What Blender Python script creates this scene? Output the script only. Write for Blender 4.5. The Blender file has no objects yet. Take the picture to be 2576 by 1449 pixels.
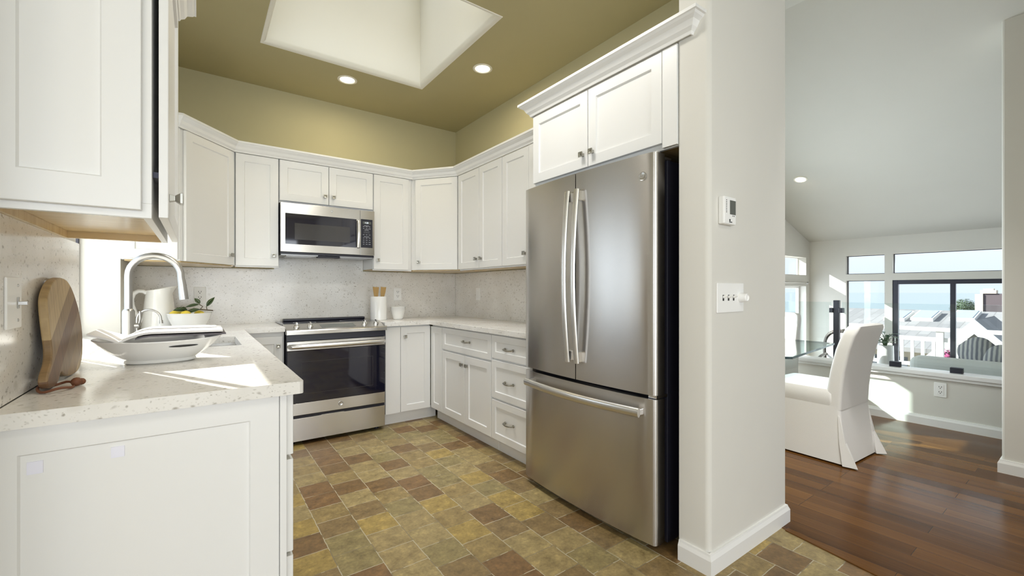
import bpy, bmesh, math, random
from mathutils import Vector, Matrix
random.seed(7)
R = math.radians
scene = bpy.context.scene
COL = scene.collection

# ------------------------------------------------------------------ camera
cd = bpy.data.cameras.new('camera'); cam = bpy.data.objects.new('camera', cd); COL.objects.link(cam)
cam.location = (0, 0, 1.22); cam.rotation_euler = (R(90), 0, R(-35.8))
cd.sensor_width = 36; cd.lens = 1095 / 2576 * 36; cd.shift_y = 5.5 / 2576; cd.clip_start = .02; cd.clip_end = 20000
scene.camera = cam
# ------------------------------------------------------------------ world
w = bpy.data.worlds.new('sky'); scene.world = w; w.use_nodes = True
nt = w.node_tree; nt.nodes.clear()
out = nt.nodes.new('ShaderNodeOutputWorld'); bg = nt.nodes.new('ShaderNodeBackground')
tc = nt.nodes.new('ShaderNodeTexCoord'); sx = nt.nodes.new('ShaderNodeSeparateXYZ')
rp = nt.nodes.new('ShaderNodeValToRGB')
e = rp.color_ramp.elements
e[0].position = 0.0; e[0].color = (.74, .84, .90, 1)
e[1].position = 1.0; e[1].color = (.62, .76, .98, 1)
for p_, c_ in ((.02, (.74, .84, .93, 1)), (.08, (.83, .88, .96, 1)), (.35, (.86, .91, 1.0, 1))):
    k = e.new(p_); k.color = c_
nt.links.new(tc.outputs['Generated'], sx.inputs[0]); nt.links.new(sx.outputs['Z'], rp.inputs[0])
nt.links.new(rp.outputs[0], bg.inputs[0]); nt.links.new(bg.outputs[0], out.inputs[0])
bg.inputs[1].default_value = 1.15
# ------------------------------------------------------------------ sun
SUN = Vector((.50, -1, -.66))
ld = bpy.data.lights.new('sun', 'SUN'); ld.energy = 17; ld.angle = R(.6); ld.color = (1, .95, .86)
so = bpy.data.objects.new('sun', ld); COL.objects.link(so); so.rotation_euler = SUN.to_track_quat('-Z', 'Y').to_euler()
# ------------------------------------------------------------------ daylight through the windows, plus added ceiling fill lights
def area(name, loc, direction, sx_, sy_, power, color=(.87, .935, 1)):
    l = bpy.data.lights.new(name, 'AREA'); l.shape = 'RECTANGLE'; l.size = sx_; l.size_y = sy_; l.energy = power; l.color = color
    o = bpy.data.objects.new(name, l); COL.objects.link(o); o.location = loc
    o.rotation_euler = Vector(direction).to_track_quat('-Z', 'Y').to_euler(); return o
area('daylight_rear_window', (-.3, -3.98, 1.45), (0, 1, 0), 4.6, 2.0, 132)
for y_, w_ in ((-2.35, .62), (-1.55, .62), (-.75, .62), (.02, .62)): area('daylight_side_window', (-2.98, y_, 1.4), (1, .15, 0), w_, 1.9, 7)
dl_ = area('fill_light_dining', (2.95, .75, 3.05), (.24, .2, -1), .25, .25, 9, (1, .97, .92)); dl_.data.spread = R(75)  # unseen lamp added to brighten the dining chair
sk = area('daylight_skylight', (.985, 2.96, 3.99), (0, 0, -1), 1.05, 1.05, 10, (.95, .97, 1)); sk.data.spread = R(62)
for x_, y_, p_ in ((1.1, 1.85, 15), (-1.3, -.6, 14), (1.3, -1.2, 18)): area('fill_light_ceiling', (x_, y_, 2.97), (0, 0, -1), .3, .3, p_, (1, .97, .91))  # unseen lamps added as fill for the floor and cabinet fronts
area('daylight_sink_window', (-.66, 3.15, 1.42), (1, 0, -.1), .95, .9, 3.5)
area('daylight_dining_window', (4.45, 2.93, .98), (0, -1, 0), 1.6, .9, 115)
area('daylight_living_windows', (7.80, .7, .75), (-1, 0, 0), 2.6, 1.7, 22)
area('daylight_living_side', (6.95, 2.95, .7), (0, -1, 0), 1.0, 1.5, 16)
# ------------------------------------------------------------------ exposure
vs = scene.view_settings; vs.view_transform = 'Standard'; vs.look = 'None'; vs.gamma = 1; vs.exposure = 0.08; vs.use_curve_mapping = False
try:
    scene.cycles.use_denoising = True; scene.cycles.max_bounces = 10; scene.cycles.diffuse_bounces = 6
    scene.cycles.transparent_max_bounces = 16; scene.cycles.sample_clamp_indirect = 6; scene.cycles.caustics_reflective = False; scene.cycles.caustics_refractive = False
except Exception: pass

# ================================================================== geometry helpers
BASE = {}
class G:
    """Collects shapes, in a local frame T, into one mesh."""
    def __init__(s, T=None): s.bm = bmesh.new(); s.T = T or Matrix()
    def v(s, p): return s.bm.verts.new(s.T @ Vector(p))
    def f(s, vs):
        try: return s.bm.faces.new(vs)
        except ValueError: return None
    def box(s, x0, x1, y0, y1, z0, z1):
        a = [s.v(p) for p in ((x0,y0,z0),(x1,y0,z0),(x1,y1,z0),(x0,y1,z0),(x0,y0,z1),(x1,y0,z1),(x1,y1,z1),(x0,y1,z1))]
        for q in ((3,2,1,0),(4,5,6,7),(0,1,5,4),(1,2,6,5),(2,3,7,6),(3,0,4,7)): s.f([a[i] for i in q])
        return s
    def rings(s, rings, close=True, cap0=True, cap1=True):
        R_ = [[s.v(p) for p in r] for r in rings]
        n = len(R_[0])
        for a, b in zip(R_, R_[1:]):
            for i in range(n if close else n - 1): s.f([a[i], a[(i+1) % n], b[(i+1) % n], b[i]])
        if cap0 and close: s.f(R_[0][::-1])
        if cap1 and close: s.f(R_[-1])
        return s
    def lathe(s, prof, c=(0,0,0), n=32, sx=1, sy=1, cap0=True, cap1=True, rot=0):
        return s.rings([[(c[0] + r*sx*math.cos(2*math.pi*i/n+rot), c[1] + r*sy*math.sin(2*math.pi*i/n+rot), c[2] + z) for i in range(n)] for r, z in prof], True, cap0, cap1)
    def cyl(s, p0, p1, r, n=16, r1=None):
        return s.tube([p0, p1], r, n, rs=[r, r if r1 is None else r1])
    def tube(s, pts, r, n=10, rs=None, flat=1.0, closed=False):
        pts = [Vector(p) for p in pts]; rings = []; up = None
        m = len(pts)
        for i, p in enumerate(pts):
            a = pts[(i-1) % m] if (closed or i) else p; b = pts[(i+1) % m] if (closed or i < m-1) else p
            d = (b - a).normalized()
            if up is None:
                ref = Vector((0,0,1)) if abs(d.z) < .9 else Vector((1,0,0)); up = (ref - d*ref.dot(d)).normalized()
            else: up = (up - d*up.dot(d)).normalized()
            sd = d.cross(up); rr = rs[i] if rs else r
            rings.append([tuple(p + up*rr*math.cos(t)*flat + sd*rr*math.sin(t)) for t in [2*math.pi*k/n for k in range(n)]])
        if closed: rings.append(rings[0]); return s.rings(rings, True, False, False)
        return s.rings(rings)
    def prism(s, poly, fn, t0, t1):
        """poly: 2D outline; fn(u, v, t) -> point; extruded from t0 to t1."""
        return s.rings([[fn(u, v, t0) for u, v in poly], [fn(u, v, t1) for u, v in poly]])
    def ball(s, c, r, n=16, sc=(1,1,1)):
        m = n//2
        return s.rings([[(c[0]+sc[0]*r*math.sin(math.pi*j/m)*math.cos(2*math.pi*i/n), c[1]+sc[1]*r*math.sin(math.pi*j/m)*math.sin(2*math.pi*i/n), c[2]-sc[2]*r*math.cos(math.pi*j/m)) for i in range(n)] for j in [.02]+list(range(1,m))+[m-.02]])
    def sweep(s, prof, path, closed=False):
        """prof: (out, z) points; path: XY points with the cabinet on the left-hand side; mitred corners."""
        rings = []
        P = [Vector(p) for p in path]
        for i, p in enumerate(P):
            d0 = (p - P[i-1]).normalized() if i else (P[1]-p).normalized()
            d1 = (P[i+1]-p).normalized() if i < len(P)-1 else d0
            n0 = Vector((d0.y, -d0.x)); n1 = Vector((d1.y, -d1.x))
            m = (n0+n1).normalized(); k = 1/max(.3, m.dot(n0))
            rings.append([(p.x+m.x*o*k, p.y+m.y*o*k, z) for o, z in prof])
        return s.rings(rings)
def mat_of(m): return m
def obj(name, g, m, parent=None, smooth=False, bevel=0, seg=2, fix=True, sub=0, label=None):
    bm = g.bm
    if fix: bmesh.ops.recalc_face_normals(bm, faces=bm.faces)
    b = BASE.get(parent.name, Vector()) if parent else Vector()
    if parent is None and not getattr(g, 'keep', False): b = Vector()
    me = bpy.data.meshes.new(name)
    if b.length: bmesh.ops.translate(bm, verts=bm.verts, vec=-b)
    bm.to_mesh(me); bm.free()
    for q in (m if isinstance(m, (list, tuple)) else [m]): me.materials.append(q)
    o = bpy.data.objects.new(name, me); COL.objects.link(o)
    if parent: o.parent = parent; BASE[o.name] = b
    if smooth:
        for p in me.polygons: p.use_smooth = True
        try: me.set_sharp_from_angle(angle=R(40))
        except Exception: pass
    if bevel:
        md = o.modifiers.new('edge', 'BEVEL'); md.width = bevel; md.segments = seg; md.limit_method = 'ANGLE'; md.angle_limit = R(40)
    if sub:
        md = o.modifiers.new('smooth', 'SUBSURF'); md.levels = sub; md.render_levels = sub
    if label: o['label'] = label
    return o
def tag(o, label=None, cat=None, group=None, kind=None):
    if label: o['label'] = label
    if cat: o['category'] = cat
    if group: o['group'] = group
    if kind: o['kind'] = kind
    return o
def thing(name, label, cat, loc, group=None):
    o = bpy.data.objects.new(name, None); COL.objects.link(o); o.location = loc; o.empty_display_size = .05
    BASE[o.name] = Vector(loc); return tag(o, label, cat, group)
def single(name, g, m, label, cat, group=None, base=None, **k):
    """A thing of one mesh; its origin is put at its base."""
    o = obj(name, g, m, None, **k); tag(o, label, cat, group)
    if base: o.data.transform(Matrix.Translation(-Vector(base))); o.location = base
    return o
def struct(name, g, m, parent=None, **k):
    o = obj(name, g, m, parent, **k)
    if parent is None: o['kind'] = 'structure'
    return o
def dup(root, loc, label=None, rotz=None):
    r = root.copy(); COL.objects.link(r); r.location = loc
    if rotz is not None: r.rotation_euler = (0, 0, rotz)
    if label: r['label'] = label
    for ch in list(root.children):
        c = ch.copy(); COL.objects.link(c); c.parent = r
        for g_ in ch.children:
            d = g_.copy(); COL.objects.link(d); d.parent = c
    return r
def frame(x, y, z, deg): return Matrix.Translation((x, y, z)) @ Matrix.Rotation(R(deg), 4, 'Z')
def text_geo(body, size, T, depth=.0006, align='CENTER'):
    """Lettering as mesh, in local x (right) / z (up), facing -y."""
    c = bpy.data.curves.new('t', 'FONT'); c.body = body; c.size = size; c.extrude = depth; c.align_x = align; c.align_y = 'CENTER'; c.resolution_u = 3
    o = bpy.data.objects.new('t', c); COL.objects.link(o)
    me = bpy.data.meshes.new_from_object(o.evaluated_get(bpy.context.evaluated_depsgraph_get()))
    g = G(); g.bm.from_mesh(me); bpy.data.objects.remove(o); bpy.data.meshes.remove(me); bpy.data.curves.remove(c)
    bmesh.ops.transform(g.bm, matrix=T @ Matrix.Rotation(R(90), 4, 'X'), verts=g.bm.verts)
    return g
def arc(c, r, a0, a1, n, fn): return [fn(c[0]+r*math.cos(R(a0+(a1-a0)*i/n)), c[1]+r*math.sin(R(a0+(a1-a0)*i/n))) for i in range(n+1)]

# ================================================================== materials
class N:
    def __init__(s, name):
        s.m = bpy.data.materials.new(name); s.m.use_nodes = True; s.t = s.m.node_tree; s.p = s.t.nodes['Principled BSDF']; s.o = s.t.nodes['Material Output']
    def n(s, typ, **kw):
        k = s.t.nodes.new('ShaderNode'+typ)
        for a, b in kw.items(): setattr(k, a, b)
        return k
    def l(s, a, b): s.t.links.new(a, b)
    def pos(s, scale=(1,1,1), loc=(0,0,0), rot=(0,0,0), world=False):
        mp = s.n('Mapping'); mp.inputs['Scale'].default_value = scale; mp.inputs['Location'].default_value = loc; mp.inputs['Rotation'].default_value = rot
        if world: s.l(s.n('NewGeometry').outputs['Position'], mp.inputs[0])
        else: s.l(s.n('TexCoord').outputs['Object'], mp.inputs[0])
        return mp.outputs[0]
    def noise(s, vec, scale, detail=3, rough=.5):
        k = s.n('TexNoise'); k.inputs['Scale'].default_value = scale; k.inputs['Detail'].default_value = detail; k.inputs['Roughness'].default_value = rough
        s.l(vec, k.inputs['Vector']); return k
    def ramp(s, fac, stops, interp='LINEAR'):
        k = s.n('ValToRGB'); k.color_ramp.interpolation = interp; e = k.color_ramp.elements
        e[0].position, e[0].color = stops[0][0], (*stops[0][1], 1); e[1].position, e[1].color = stops[-1][0], (*stops[-1][1], 1)
        for p_, c_ in stops[1:-1]: q = e.new(p_); q.color = (*c_, 1)
        s.l(fac, k.inputs[0]); return k.outputs[0]
    def mix(s, fac, a, b, mode='MIX'):
        k = s.n('Mix', data_type='RGBA', blend_type=mode); k.clamp_factor = True
        for val, i in ((fac, 0), (a, 6), (b, 7)):
            if isinstance(val, (int, float)): k.inputs[i].default_value = val
            elif isinstance(val, tuple): k.inputs[i].default_value = (*val, 1)
            else: s.l(val, k.inputs[i])
        return k.outputs[2]
    def math(s, op, a, b=None, c=None):
        k = s.n('Math', operation=op)
        for i, val in enumerate((a, b, c)):
            if val is None: continue
            if isinstance(val, (int, float)): k.inputs[i].default_value = val
            else: s.l(val, k.inputs[i])
        return k.outputs[0]
    def bump(s, h, strength, dist=.002):
        k = s.n('Bump'); k.inputs['Strength'].default_value = strength; k.inputs['Distance'].default_value = dist
        s.l(h, k.inputs['Height']); s.l(k.outputs[0], s.p.inputs['Normal'])
    def set(s, color=None, rough=None, metal=None, **kw):
        if color is not None:
            if isinstance(color, tuple): s.p.inputs['Base Color'].default_value = (*color, 1)
            else: s.l(color, s.p.inputs['Base Color'])
        if rough is not None:
            if isinstance(rough, (int, float)): s.p.inputs['Roughness'].default_value = rough
            else: s.l(rough, s.p.inputs['Roughness'])
        if metal is not None: s.p.inputs['Metallic'].default_value = metal
        for k, val in kw.items(): s.p.inputs[k].default_value = val
        return s.m
def paint(name, col, rough=.5, amt=.04, scale=6, bump=.0):
    n = N(name); k = n.noise(n.pos(), scale, 3)
    c = n.mix(k.outputs[0], tuple(x*(1-amt) for x in col), tuple(min(1, x*(1+amt)) for x in col))
    if bump:
        b = n.noise(n.pos(), 180, 2); n.bump(b.outputs[0], bump, .001)
    return n.set(c, rough)
def metal(name, col, rough, stretch=None, amt=.02, aniso=0, rot=0):
    n = N(name)
    if stretch:
        k = n.noise(n.pos(scale=stretch), 1.0, 4, .6)
        n.set(n.mix(k.outputs[0], tuple(x*(1-amt) for x in col), tuple(x*(1+amt) for x in col)), rough, 1.0)
        if aniso:
            tg = n.n('Tangent', direction_type='RADIAL', axis='Z'); n.l(tg.outputs[0], n.p.inputs['Tangent']); n.set(**{'Anisotropic': aniso, 'Anisotropic Rotation': rot})
    else:
        k = n.noise(n.pos(), 30, 2)
        n.set(n.mix(k.outputs[0], tuple(x*.97 for x in col), col), rough, 1.0)
    return n.m
def emit(name, col, strength):
    n = N(name); n.set((0, 0, 0), .6); n.p.inputs['Emission Color'].default_value = (*col, 1); n.p.inputs['Emission Strength'].default_value = strength; return n.m
def thin_glass(name, tint=(1, 1, 1), refl=.9):
    n = N(name); n.t.nodes.remove(n.p)
    tr = n.n('BsdfTransparent'); tr.inputs[0].default_value = (*tint, 1); gl = n.n('BsdfGlossy'); gl.inputs['Roughness'].default_value = .01
    fr = n.n('LayerWeight'); fr.inputs[0].default_value = .5; mx = n.n('MixShader')
    n.l(n.math('MULTIPLY_ADD', n.math('POWER', fr.outputs['Facing'], 5), .9*refl, .035*refl), mx.inputs[0]); n.l(tr.outputs[0], mx.inputs[1]); n.l(gl.outputs[0], mx.inputs[2]); n.l(mx.outputs[0], n.o.inputs[0]); return n.m
def stone(name):
    n = N(name); P = n.pos(world=True)
    d = n.noise(P, 14, 3); vm = n.n('VectorMath', operation='MULTIPLY_ADD'); n.l(d.outputs['Color'], vm.inputs[0]); vm.inputs[1].default_value = (.05, .05, .05); n.l(P, vm.inputs[2])
    base = n.ramp(n.noise(P, 5, 4).outputs[0], [(.3, (.73, .71, .67)), (.55, (.80, .785, .755)), (.75, (.84, .83, .805))])
    col = base
    for sc, cut, size, dark in ((22, .80, .38, (.62, .595, .545)), (50, .62, .34, (.33, .305, .265)), (80, .60, .30, (.40, .38, .34)), (130, .5, .34, (.56, .54, .50))):
        vo = n.n('TexVoronoi'); vo.inputs['Scale'].default_value = sc; vo.inputs['Randomness'].default_value = 1
        mp = n.n('Mapping'); mp.inputs['Scale'].default_value = (1, .75, 1.25); mp.inputs['Rotation'].default_value = (.5, .35, .6); n.l(vm.outputs[0], mp.inputs[0]); n.l(mp.outputs[0], vo.inputs['Vector'])
        sp = n.n('SeparateColor'); n.l(vo.outputs['Color'], sp.inputs[0])
        m1 = n.math('GREATER_THAN', sp.outputs[0], cut); mr = n.n('MapRange'); mr.inputs[1].default_value = size; mr.inputs[2].default_value = size*.35
        n.l(vo.outputs['Distance'], mr.inputs[0]); msk = n.math('MULTIPLY', n.math('MULTIPLY', mr.outputs[0], m1), n.math('MULTIPLY_ADD', sp.outputs[1], .6, .35))
        col = n.mix(msk, col, dark)
    return n.set(col, .16)
def tile(name):
    n = N(name); g = n.n('NewGeometry'); s = n.n('SeparateXYZ'); n.l(g.outputs['Position'], s.inputs[0])
    wob = n.noise(g.outputs['Position'], 22, 3)
    c = n.n('CombineXYZ'); wv = n.math('MULTIPLY_ADD', wob.outputs[0], .008, -.004)
    n.l(n.math('ADD', n.math('ADD', s.outputs[1], -2.522 + 40*.1725), wv), c.inputs[0]); n.l(n.math('ADD', n.math('ADD', s.outputs[0], -.50 + 40*.1755), wv), c.inputs[1])
    b = n.n('TexBrick'); b.offset = .5; b.offset_frequency = 2; b.squash = 1; n.l(c.outputs[0], b.inputs['Vector'])
    for k, v_ in (('Color1', (0,0,0,1)), ('Color2', (1,1,1,1)), ('Mortar', (.5,.5,.5,1)), ('Scale', 1), ('Mortar Size', .0022), ('Mortar Smooth', .25), ('Bias', 0), ('Brick Width', .1725), ('Row Height', .1755)): b.inputs[k].default_value = v_
    pal = n.ramp(b.outputs['Color'], [(0, (0.274,0.198,0.081)), (.12, (0.185,0.112,0.045)), (.28, (0.306,0.231,0.104)), (.40, (0.258,0.204,0.090)), (.52, (0.225,0.155,0.068)), (.62, (0.322,0.247,0.112)), (.74, (0.338,0.241,0.076)), (.86, (0.195,0.112,0.045)), (1, (0.275,0.150,0.055))], 'CONSTANT')
    k1 = n.noise(g.outputs['Position'], 16, 6, .65); k2 = n.noise(g.outputs['Position'], 75, 4, .7)
    col = n.mix(.75, pal, n.ramp(k1.outputs[0], [(.28, (.20,.18,.15)), (.42, (.42,.41,.39)), (.55, (.55,.55,.54)), (.72, (.86,.84,.78))]), 'OVERLAY')
    col = n.mix(.5, col, n.ramp(k2.outputs[0], [(.3, (.25,.24,.22)), (.5, (.5,.5,.5)), (.7, (.74,.74,.72))]), 'OVERLAY')
    k3 = n.noise(g.outputs['Position'], 150, 3, .7)
    col = n.mix(n.math('MULTIPLY', n.math('GREATER_THAN', k3.outputs[0], .62), .45), col, (.075,.045,.02))
    grout = n.mix(n.math('GREATER_THAN', n.noise(g.outputs['Position'], 6, 2).outputs[0], .53), (.46,.41,.30), (.22,.18,.11))
    col = n.mix(b.outputs['Fac'], col, grout)
    h = n.math('SUBTRACT', n.math('MULTIPLY', k1.outputs[0], .5), n.math('MULTIPLY', b.outputs['Fac'], 1.2))
    n.bump(h, .35, .003); return n.set(col, n.math('MULTIPLY_ADD', k2.outputs[0], .25, .30))
def planks(name):
    n = N(name); g = n.n('NewGeometry'); s = n.n('SeparateXYZ'); n.l(g.outputs['Position'], s.inputs[0])
    c = n.n('CombineXYZ'); n.l(n.math('ADD', s.outputs[1], 30), c.inputs[0]); n.l(n.math('ADD', s.outputs[0], 9), c.inputs[1])
    b = n.n('TexBrick'); b.offset = .37; b.offset_frequency = 3; n.l(c.outputs[0], b.inputs['Vector'])
    for k, v_ in (('Color1', (0,0,0,1)), ('Color2', (1,1,1,1)), ('Scale', 1), ('Mortar Size', .0010), ('Mortar Smooth', .2), ('Bias', 0), ('Brick Width', 1.35), ('Row Height', .105)): b.inputs[k].default_value = v_
    mp = n.n('Mapping'); mp.inputs['Scale'].default_value = (60, 1.6, 1); n.l(g.outputs['Position'], mp.inputs[0])
    k1 = n.noise(mp.outputs[0], 1, 5, .65); mp2 = n.n('Mapping'); mp2.inputs['Scale'].default_value = (9, .5, 1); n.l(g.outputs['Position'], mp2.inputs[0]); k2 = n.noise(mp2.outputs[0], 1, 3)
    v_ = n.math('MULTIPLY_ADD', b.outputs['Color'], .35, n.math('MULTIPLY_ADD', k2.outputs[0], .45, n.math('MULTIPLY', k1.outputs[0], .35)))
    col = n.ramp(v_, [(.2, (.038,.014,.0035)), (.5, (.094,.038,.009)), (.72, (.145,.062,.015)), (.95, (.19,.086,.022))])
    col = n.mix(b.outputs['Fac'], col, (.02,.009,.004)); n.bump(n.math('SUBTRACT', n.math('MULTIPLY', k1.outputs[0], .3), b.outputs['Fac']), .25, .001)
    n.p.inputs['Specular IOR Level'].default_value = .15
    return n.set(col, n.math('MULTIPLY_ADD', k1.outputs[0], .12, .12))
def woody(name, stops, scale=(3, 3, 40), rough=.45):
    n = N(name); k = n.noise(n.pos(scale=scale), 1.2, 4, .6); return n.set(n.ramp(k.outputs[0], stops), rough)
def fabric(name, col, rough=.9):
    n = N(name); k = n.noise(n.pos(), 260, 2); k2 = n.noise(n.pos(), 5, 3)
    n.bump(n.math('MULTIPLY_ADD', k2.outputs[0], 4, k.outputs[0]), .25, .0015)
    return n.set(n.mix(k.outputs[0], tuple(x*.94 for x in col), col), rough, **{'Sheen Weight': .15})

M = {}
M['cab'] = paint('white_cabinet_lacquer', (.79, .79, .78), .33, .01, 3)
M['cabtrim'] = paint('white_trim_paint', (.81, .81, .80), .38, .01, 3)
M['lamp_tinted'] = paint('lamp_tinted_wall_paint', (.51, .475, .30), .75, .03, 4, .1)  # yellow glow of the warm lamps is put into this wall colour
M['lamp_tinted_ceil'] = paint('lamp_tinted_ceiling_paint', (.42, .375, .215), .8, .03, 4, .1)  # warm lamp light painted into the ceiling colour
M['wall'] = paint('warm_white_wall_paint', (.69, .675, .63), .75, .02, 4, .12)
M['vault'] = paint('vaulted_ceiling_paint', (.56, .55, .50), .8, .02, 3, .1)
M['well'] = paint('skylight_shaft_paint', (.80, .78, .70), .8, .02, 3)
M['ext'] = paint('cream_stucco', (.55, .50, .42), .8, .05, 4)
M['stone'] = stone('speckled_quartz')
M['tile'] = tile('slate_tile_floor')
M['planks'] = planks('hardwood_floor')
M['ss_h'] = metal('brushed_stainless_sideways', (.60, .58, .545), .27, (1.2, 1.2, 900), .008, .8, .25)
M['ss_v'] = metal('brushed_stainless_upright', (.56, .54, .52), .27, (1.2, 1.2, 900), .008, .8, .25)
M['ss_bar'] = metal('satin_steel_bar', (.72, .71, .69), .30)
M['chrome'] = metal('polished_chrome', (.75, .74, .72), .10)
M['nickel'] = metal('brushed_nickel', (.50, .49, .47), .30)
M['pewter'] = metal('aged_pewter', (.42, .41, .37), .30)
M['dark_al'] = metal('dark_anodised_frame', (.06, .06, .075), .45)
n = N('black_oven_glass'); n.set((.010, .010, .022), .04, **{'Specular IOR Level': .75}); M['blackglass'] = n.m
n = N('smoked_window_glass'); k = n.noise(n.pos(), 400, 1); n.set(n.mix(k.outputs[0], (.045,.043,.045), (.060,.058,.060)), .10); M['smoked'] = n.m
M['black'] = paint('black_enamel', (.008, .008, .018), .35, .05)
M['blackm'] = paint('matt_black_steel', (.012, .012, .022), .5, .05)
M['mwgrey'] = metal('grease_filter_steel', (.5, .5, .5), .4)
M['ceramic'] = paint('glazed_white_ceramic', (.80, .80, .785), .10, .01, 4)
M['plastic'] = paint('white_plastic', (.88, .88, .87), .35, .01)
M['darkslot'] = paint('dark_slot', (.03, .03, .03), .6, .05)
M['lcd'] = paint('grey_lcd', (.11, .12, .11), .25, .05)
M['white_ink'] = emit('lit_display_digits', (.85, .93, 1.0), 1.6)
M['print'] = paint('pale_printed_legend', (.45, .46, .50), .5, .02)
M['maple'] = woody('pale_maple_ply', [(.3, (.50, .36, .17)), (.6, (.60, .45, .23)), (.8, (.66, .52, .30))], (2, 30, 2), .22)
M['redwood'] = woody('reddish_ply', [(.3, (.22, .07, .035)), (.7, (.32, .12, .06))], (2, 30, 2), .5)
M['spoonwood'] = woody('olive_wood', [(.3, (.36, .22, .07)), (.7, (.48, .31, .11))], (20, 20, 3), .5)
M['leather'] = paint('tan_leather_cord', (.16, .055, .022), .6, .1, 40)
M['glass'] = thin_glass('clear_pane', (.97, .985, .99), .25)
M['dimmed_pane'] = thin_glass('sun_dimming_skylight_pane', (.55, .56, .55))  # grey tint added to cut the sun entering the shaft
M['railglass'] = thin_glass('rail_glass', (.93, .965, .965))
M['tableglass'] = thin_glass('table_glass', (.80, .90, .88), 1.0)
M['glassedge'] = paint('dark_green_glass_edge', (.012, .025, .03), .15, .05)
M['linen'] = fabric('white_linen_slipcover', (.80, .79, .775))
M['sofa'] = fabric('white_sofa_fabric', (.74, .735, .73))
M['darkwood'] = woody('dark_stained_wood', [(.3, (.02, .016, .014)), (.7, (.05, .04, .035))], (20, 20, 3), .35)
M['paper'] = paint('matt_page_paper', (.78, .77, .76), .7, .02, 20)
M['ink'] = paint('dark_cover_print', (.06, .045, .05), .4, .5, 30)
M['lemon'] = paint('lemon_peel', (.72, .56, .06), .4, .08, 30)
M['leaf'] = paint('dark_lemon_leaf', (.035, .060, .016), .4, .3, 20)
M['leaf2'] = paint('houseplant_leaf', (.03, .10, .025), .4, .3, 12)
M['twig'] = paint('brown_twig', (.07, .05, .025), .7, .2, 30)
M['lamp'] = emit('recessed_lamp_lens', (1.0, .93, .72), 9)
M['sticker'] = paint('lilac_white_felt_pad', (.80, .80, .90), .7, .02)
M['rim'] = paint('white_lamp_trim', (.80, .78, .70), .4, .01)

# ================================================================== setting
ZC, HC = .935, 3.0
XL, XR, YB = -.40, 2.36, 4.36
# floors (the tile meets the planks along a slanted line)
tx = lambda y: 2.251 + .1773*y
g = G(); g.prism([(-3.2, -4.1), (tx(-4.1), -4.1), (tx(1.03), 1.03), (2.5, 1.03), (2.5, 4.5), (-.64, 4.5), (-.64, 1.3), (-3.2, 1.3)], lambda u, v, t: (u, v, t), -.1, 0)
struct('floor', g, M['tile'])
g = G(); g.prism([(tx(-4.1), -4.1), (5.45, -4.1), (5.45, 2.76), (2.5, 2.76), (2.5, 1.03), (tx(1.03), 1.03)], lambda u, v, t: (u, v, t), -.1, .002)
struct('floor', g, M['planks'])
g = G(); g.prism([(tx(-1.5)-.012, -1.5), (tx(-1.5)+.03, -1.5), (tx(.98)+.03, .98), (tx(.98)-.012, .98)], lambda u, v, t: (u, v, t), 0, .006)
struct('trim_1', g, M['planks'], bevel=.002)
g = G(); g.box(5.45, 7.8, -2.6, 2.9, -.45, -.35); struct('floor', g, M['planks'])
# left wall with the sink window recess
WY0, WY1, WZ = 2.45, 3.70, 2.0
g = G(); g.box(-.62, XL, 1.2, WY0, 0, HC); g.box(-.62, XL, WY1, YB, 0, HC); g.box(-.62, XL, WY0, WY1, 0, .90); g.box(-.62, XL, WY0, WY1, WZ, HC)
struct('wall_left', g, M['wall'])
g = G(); g.box(-.64, 2.5, YB, 4.5, 0, HC+.1); struct('wall_back', g, M['lamp_tinted'])
g = G(); g.box(XR, 2.5, 1.165, YB, 0, HC+.1); struct('wall_right', g, M['lamp_tinted'])
# wall end beside the refrigerator, its near corner rounded
g = G(); c = .022
poly = [(1.78+c, 1.02)] + [(2.512, 1.02), (2.512, 1.165), (1.78, 1.165)] + [(1.78+c-c*math.cos(R(a)), 1.02+c-c*math.sin(R(a))) for a in (0, 22, 45, 67, 90)]
g.prism(poly, lambda u, v, t: (u, v, t), 0, HC+.2); struct('wall_pier', g, M['wall'], smooth=True)
# skirting round the pier
prof = [(0, 0), (.018, 0), (.018, .066), (.011, .082), (.009, .09), (0, .09)]
g = G(); g.sweep(prof, [(1.78, 1.16), (1.78, 1.02), (2.512, 1.02), (2.512, 1.16)][::1])
struct('baseboard_pier', g, M['cabtrim'])
# kitchen ceiling with the skylight opening
SX0, SX1, SY0, SY1 = .378, 1.592, 2.35, 3.575
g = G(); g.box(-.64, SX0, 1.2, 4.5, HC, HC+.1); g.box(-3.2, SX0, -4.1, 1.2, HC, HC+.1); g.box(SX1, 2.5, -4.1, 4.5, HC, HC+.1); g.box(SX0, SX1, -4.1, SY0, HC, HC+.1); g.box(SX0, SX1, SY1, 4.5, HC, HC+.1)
struct('ceiling', g, M['lamp_tinted_ceil'])
# skylight shaft: rounded lip, plain sides
rr = lambda d, z: [(SX0+d, SY0+d, z), (SX1-d, SY0+d, z), (SX1-d, SY1-d, z), (SX0+d, SY1-d, z)]
g = G(); g.rings([rr(-.02, HC+.004), rr(-.016, HC-.004), rr(0, HC-.002), rr(.014, HC+.012), rr(.018, HC+.04), rr(.018, HC+1.0), rr(-.06, HC+1.0), rr(-.06, HC+.06)], True, False, False)
struct('skylight_shaft', g, M['well'], smooth=True)
g = G(); g.box(SX0, SX1, SY0, SY1, HC+1.03, HC+1.04); struct('window_3', g, M['dimmed_pane'])
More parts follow.
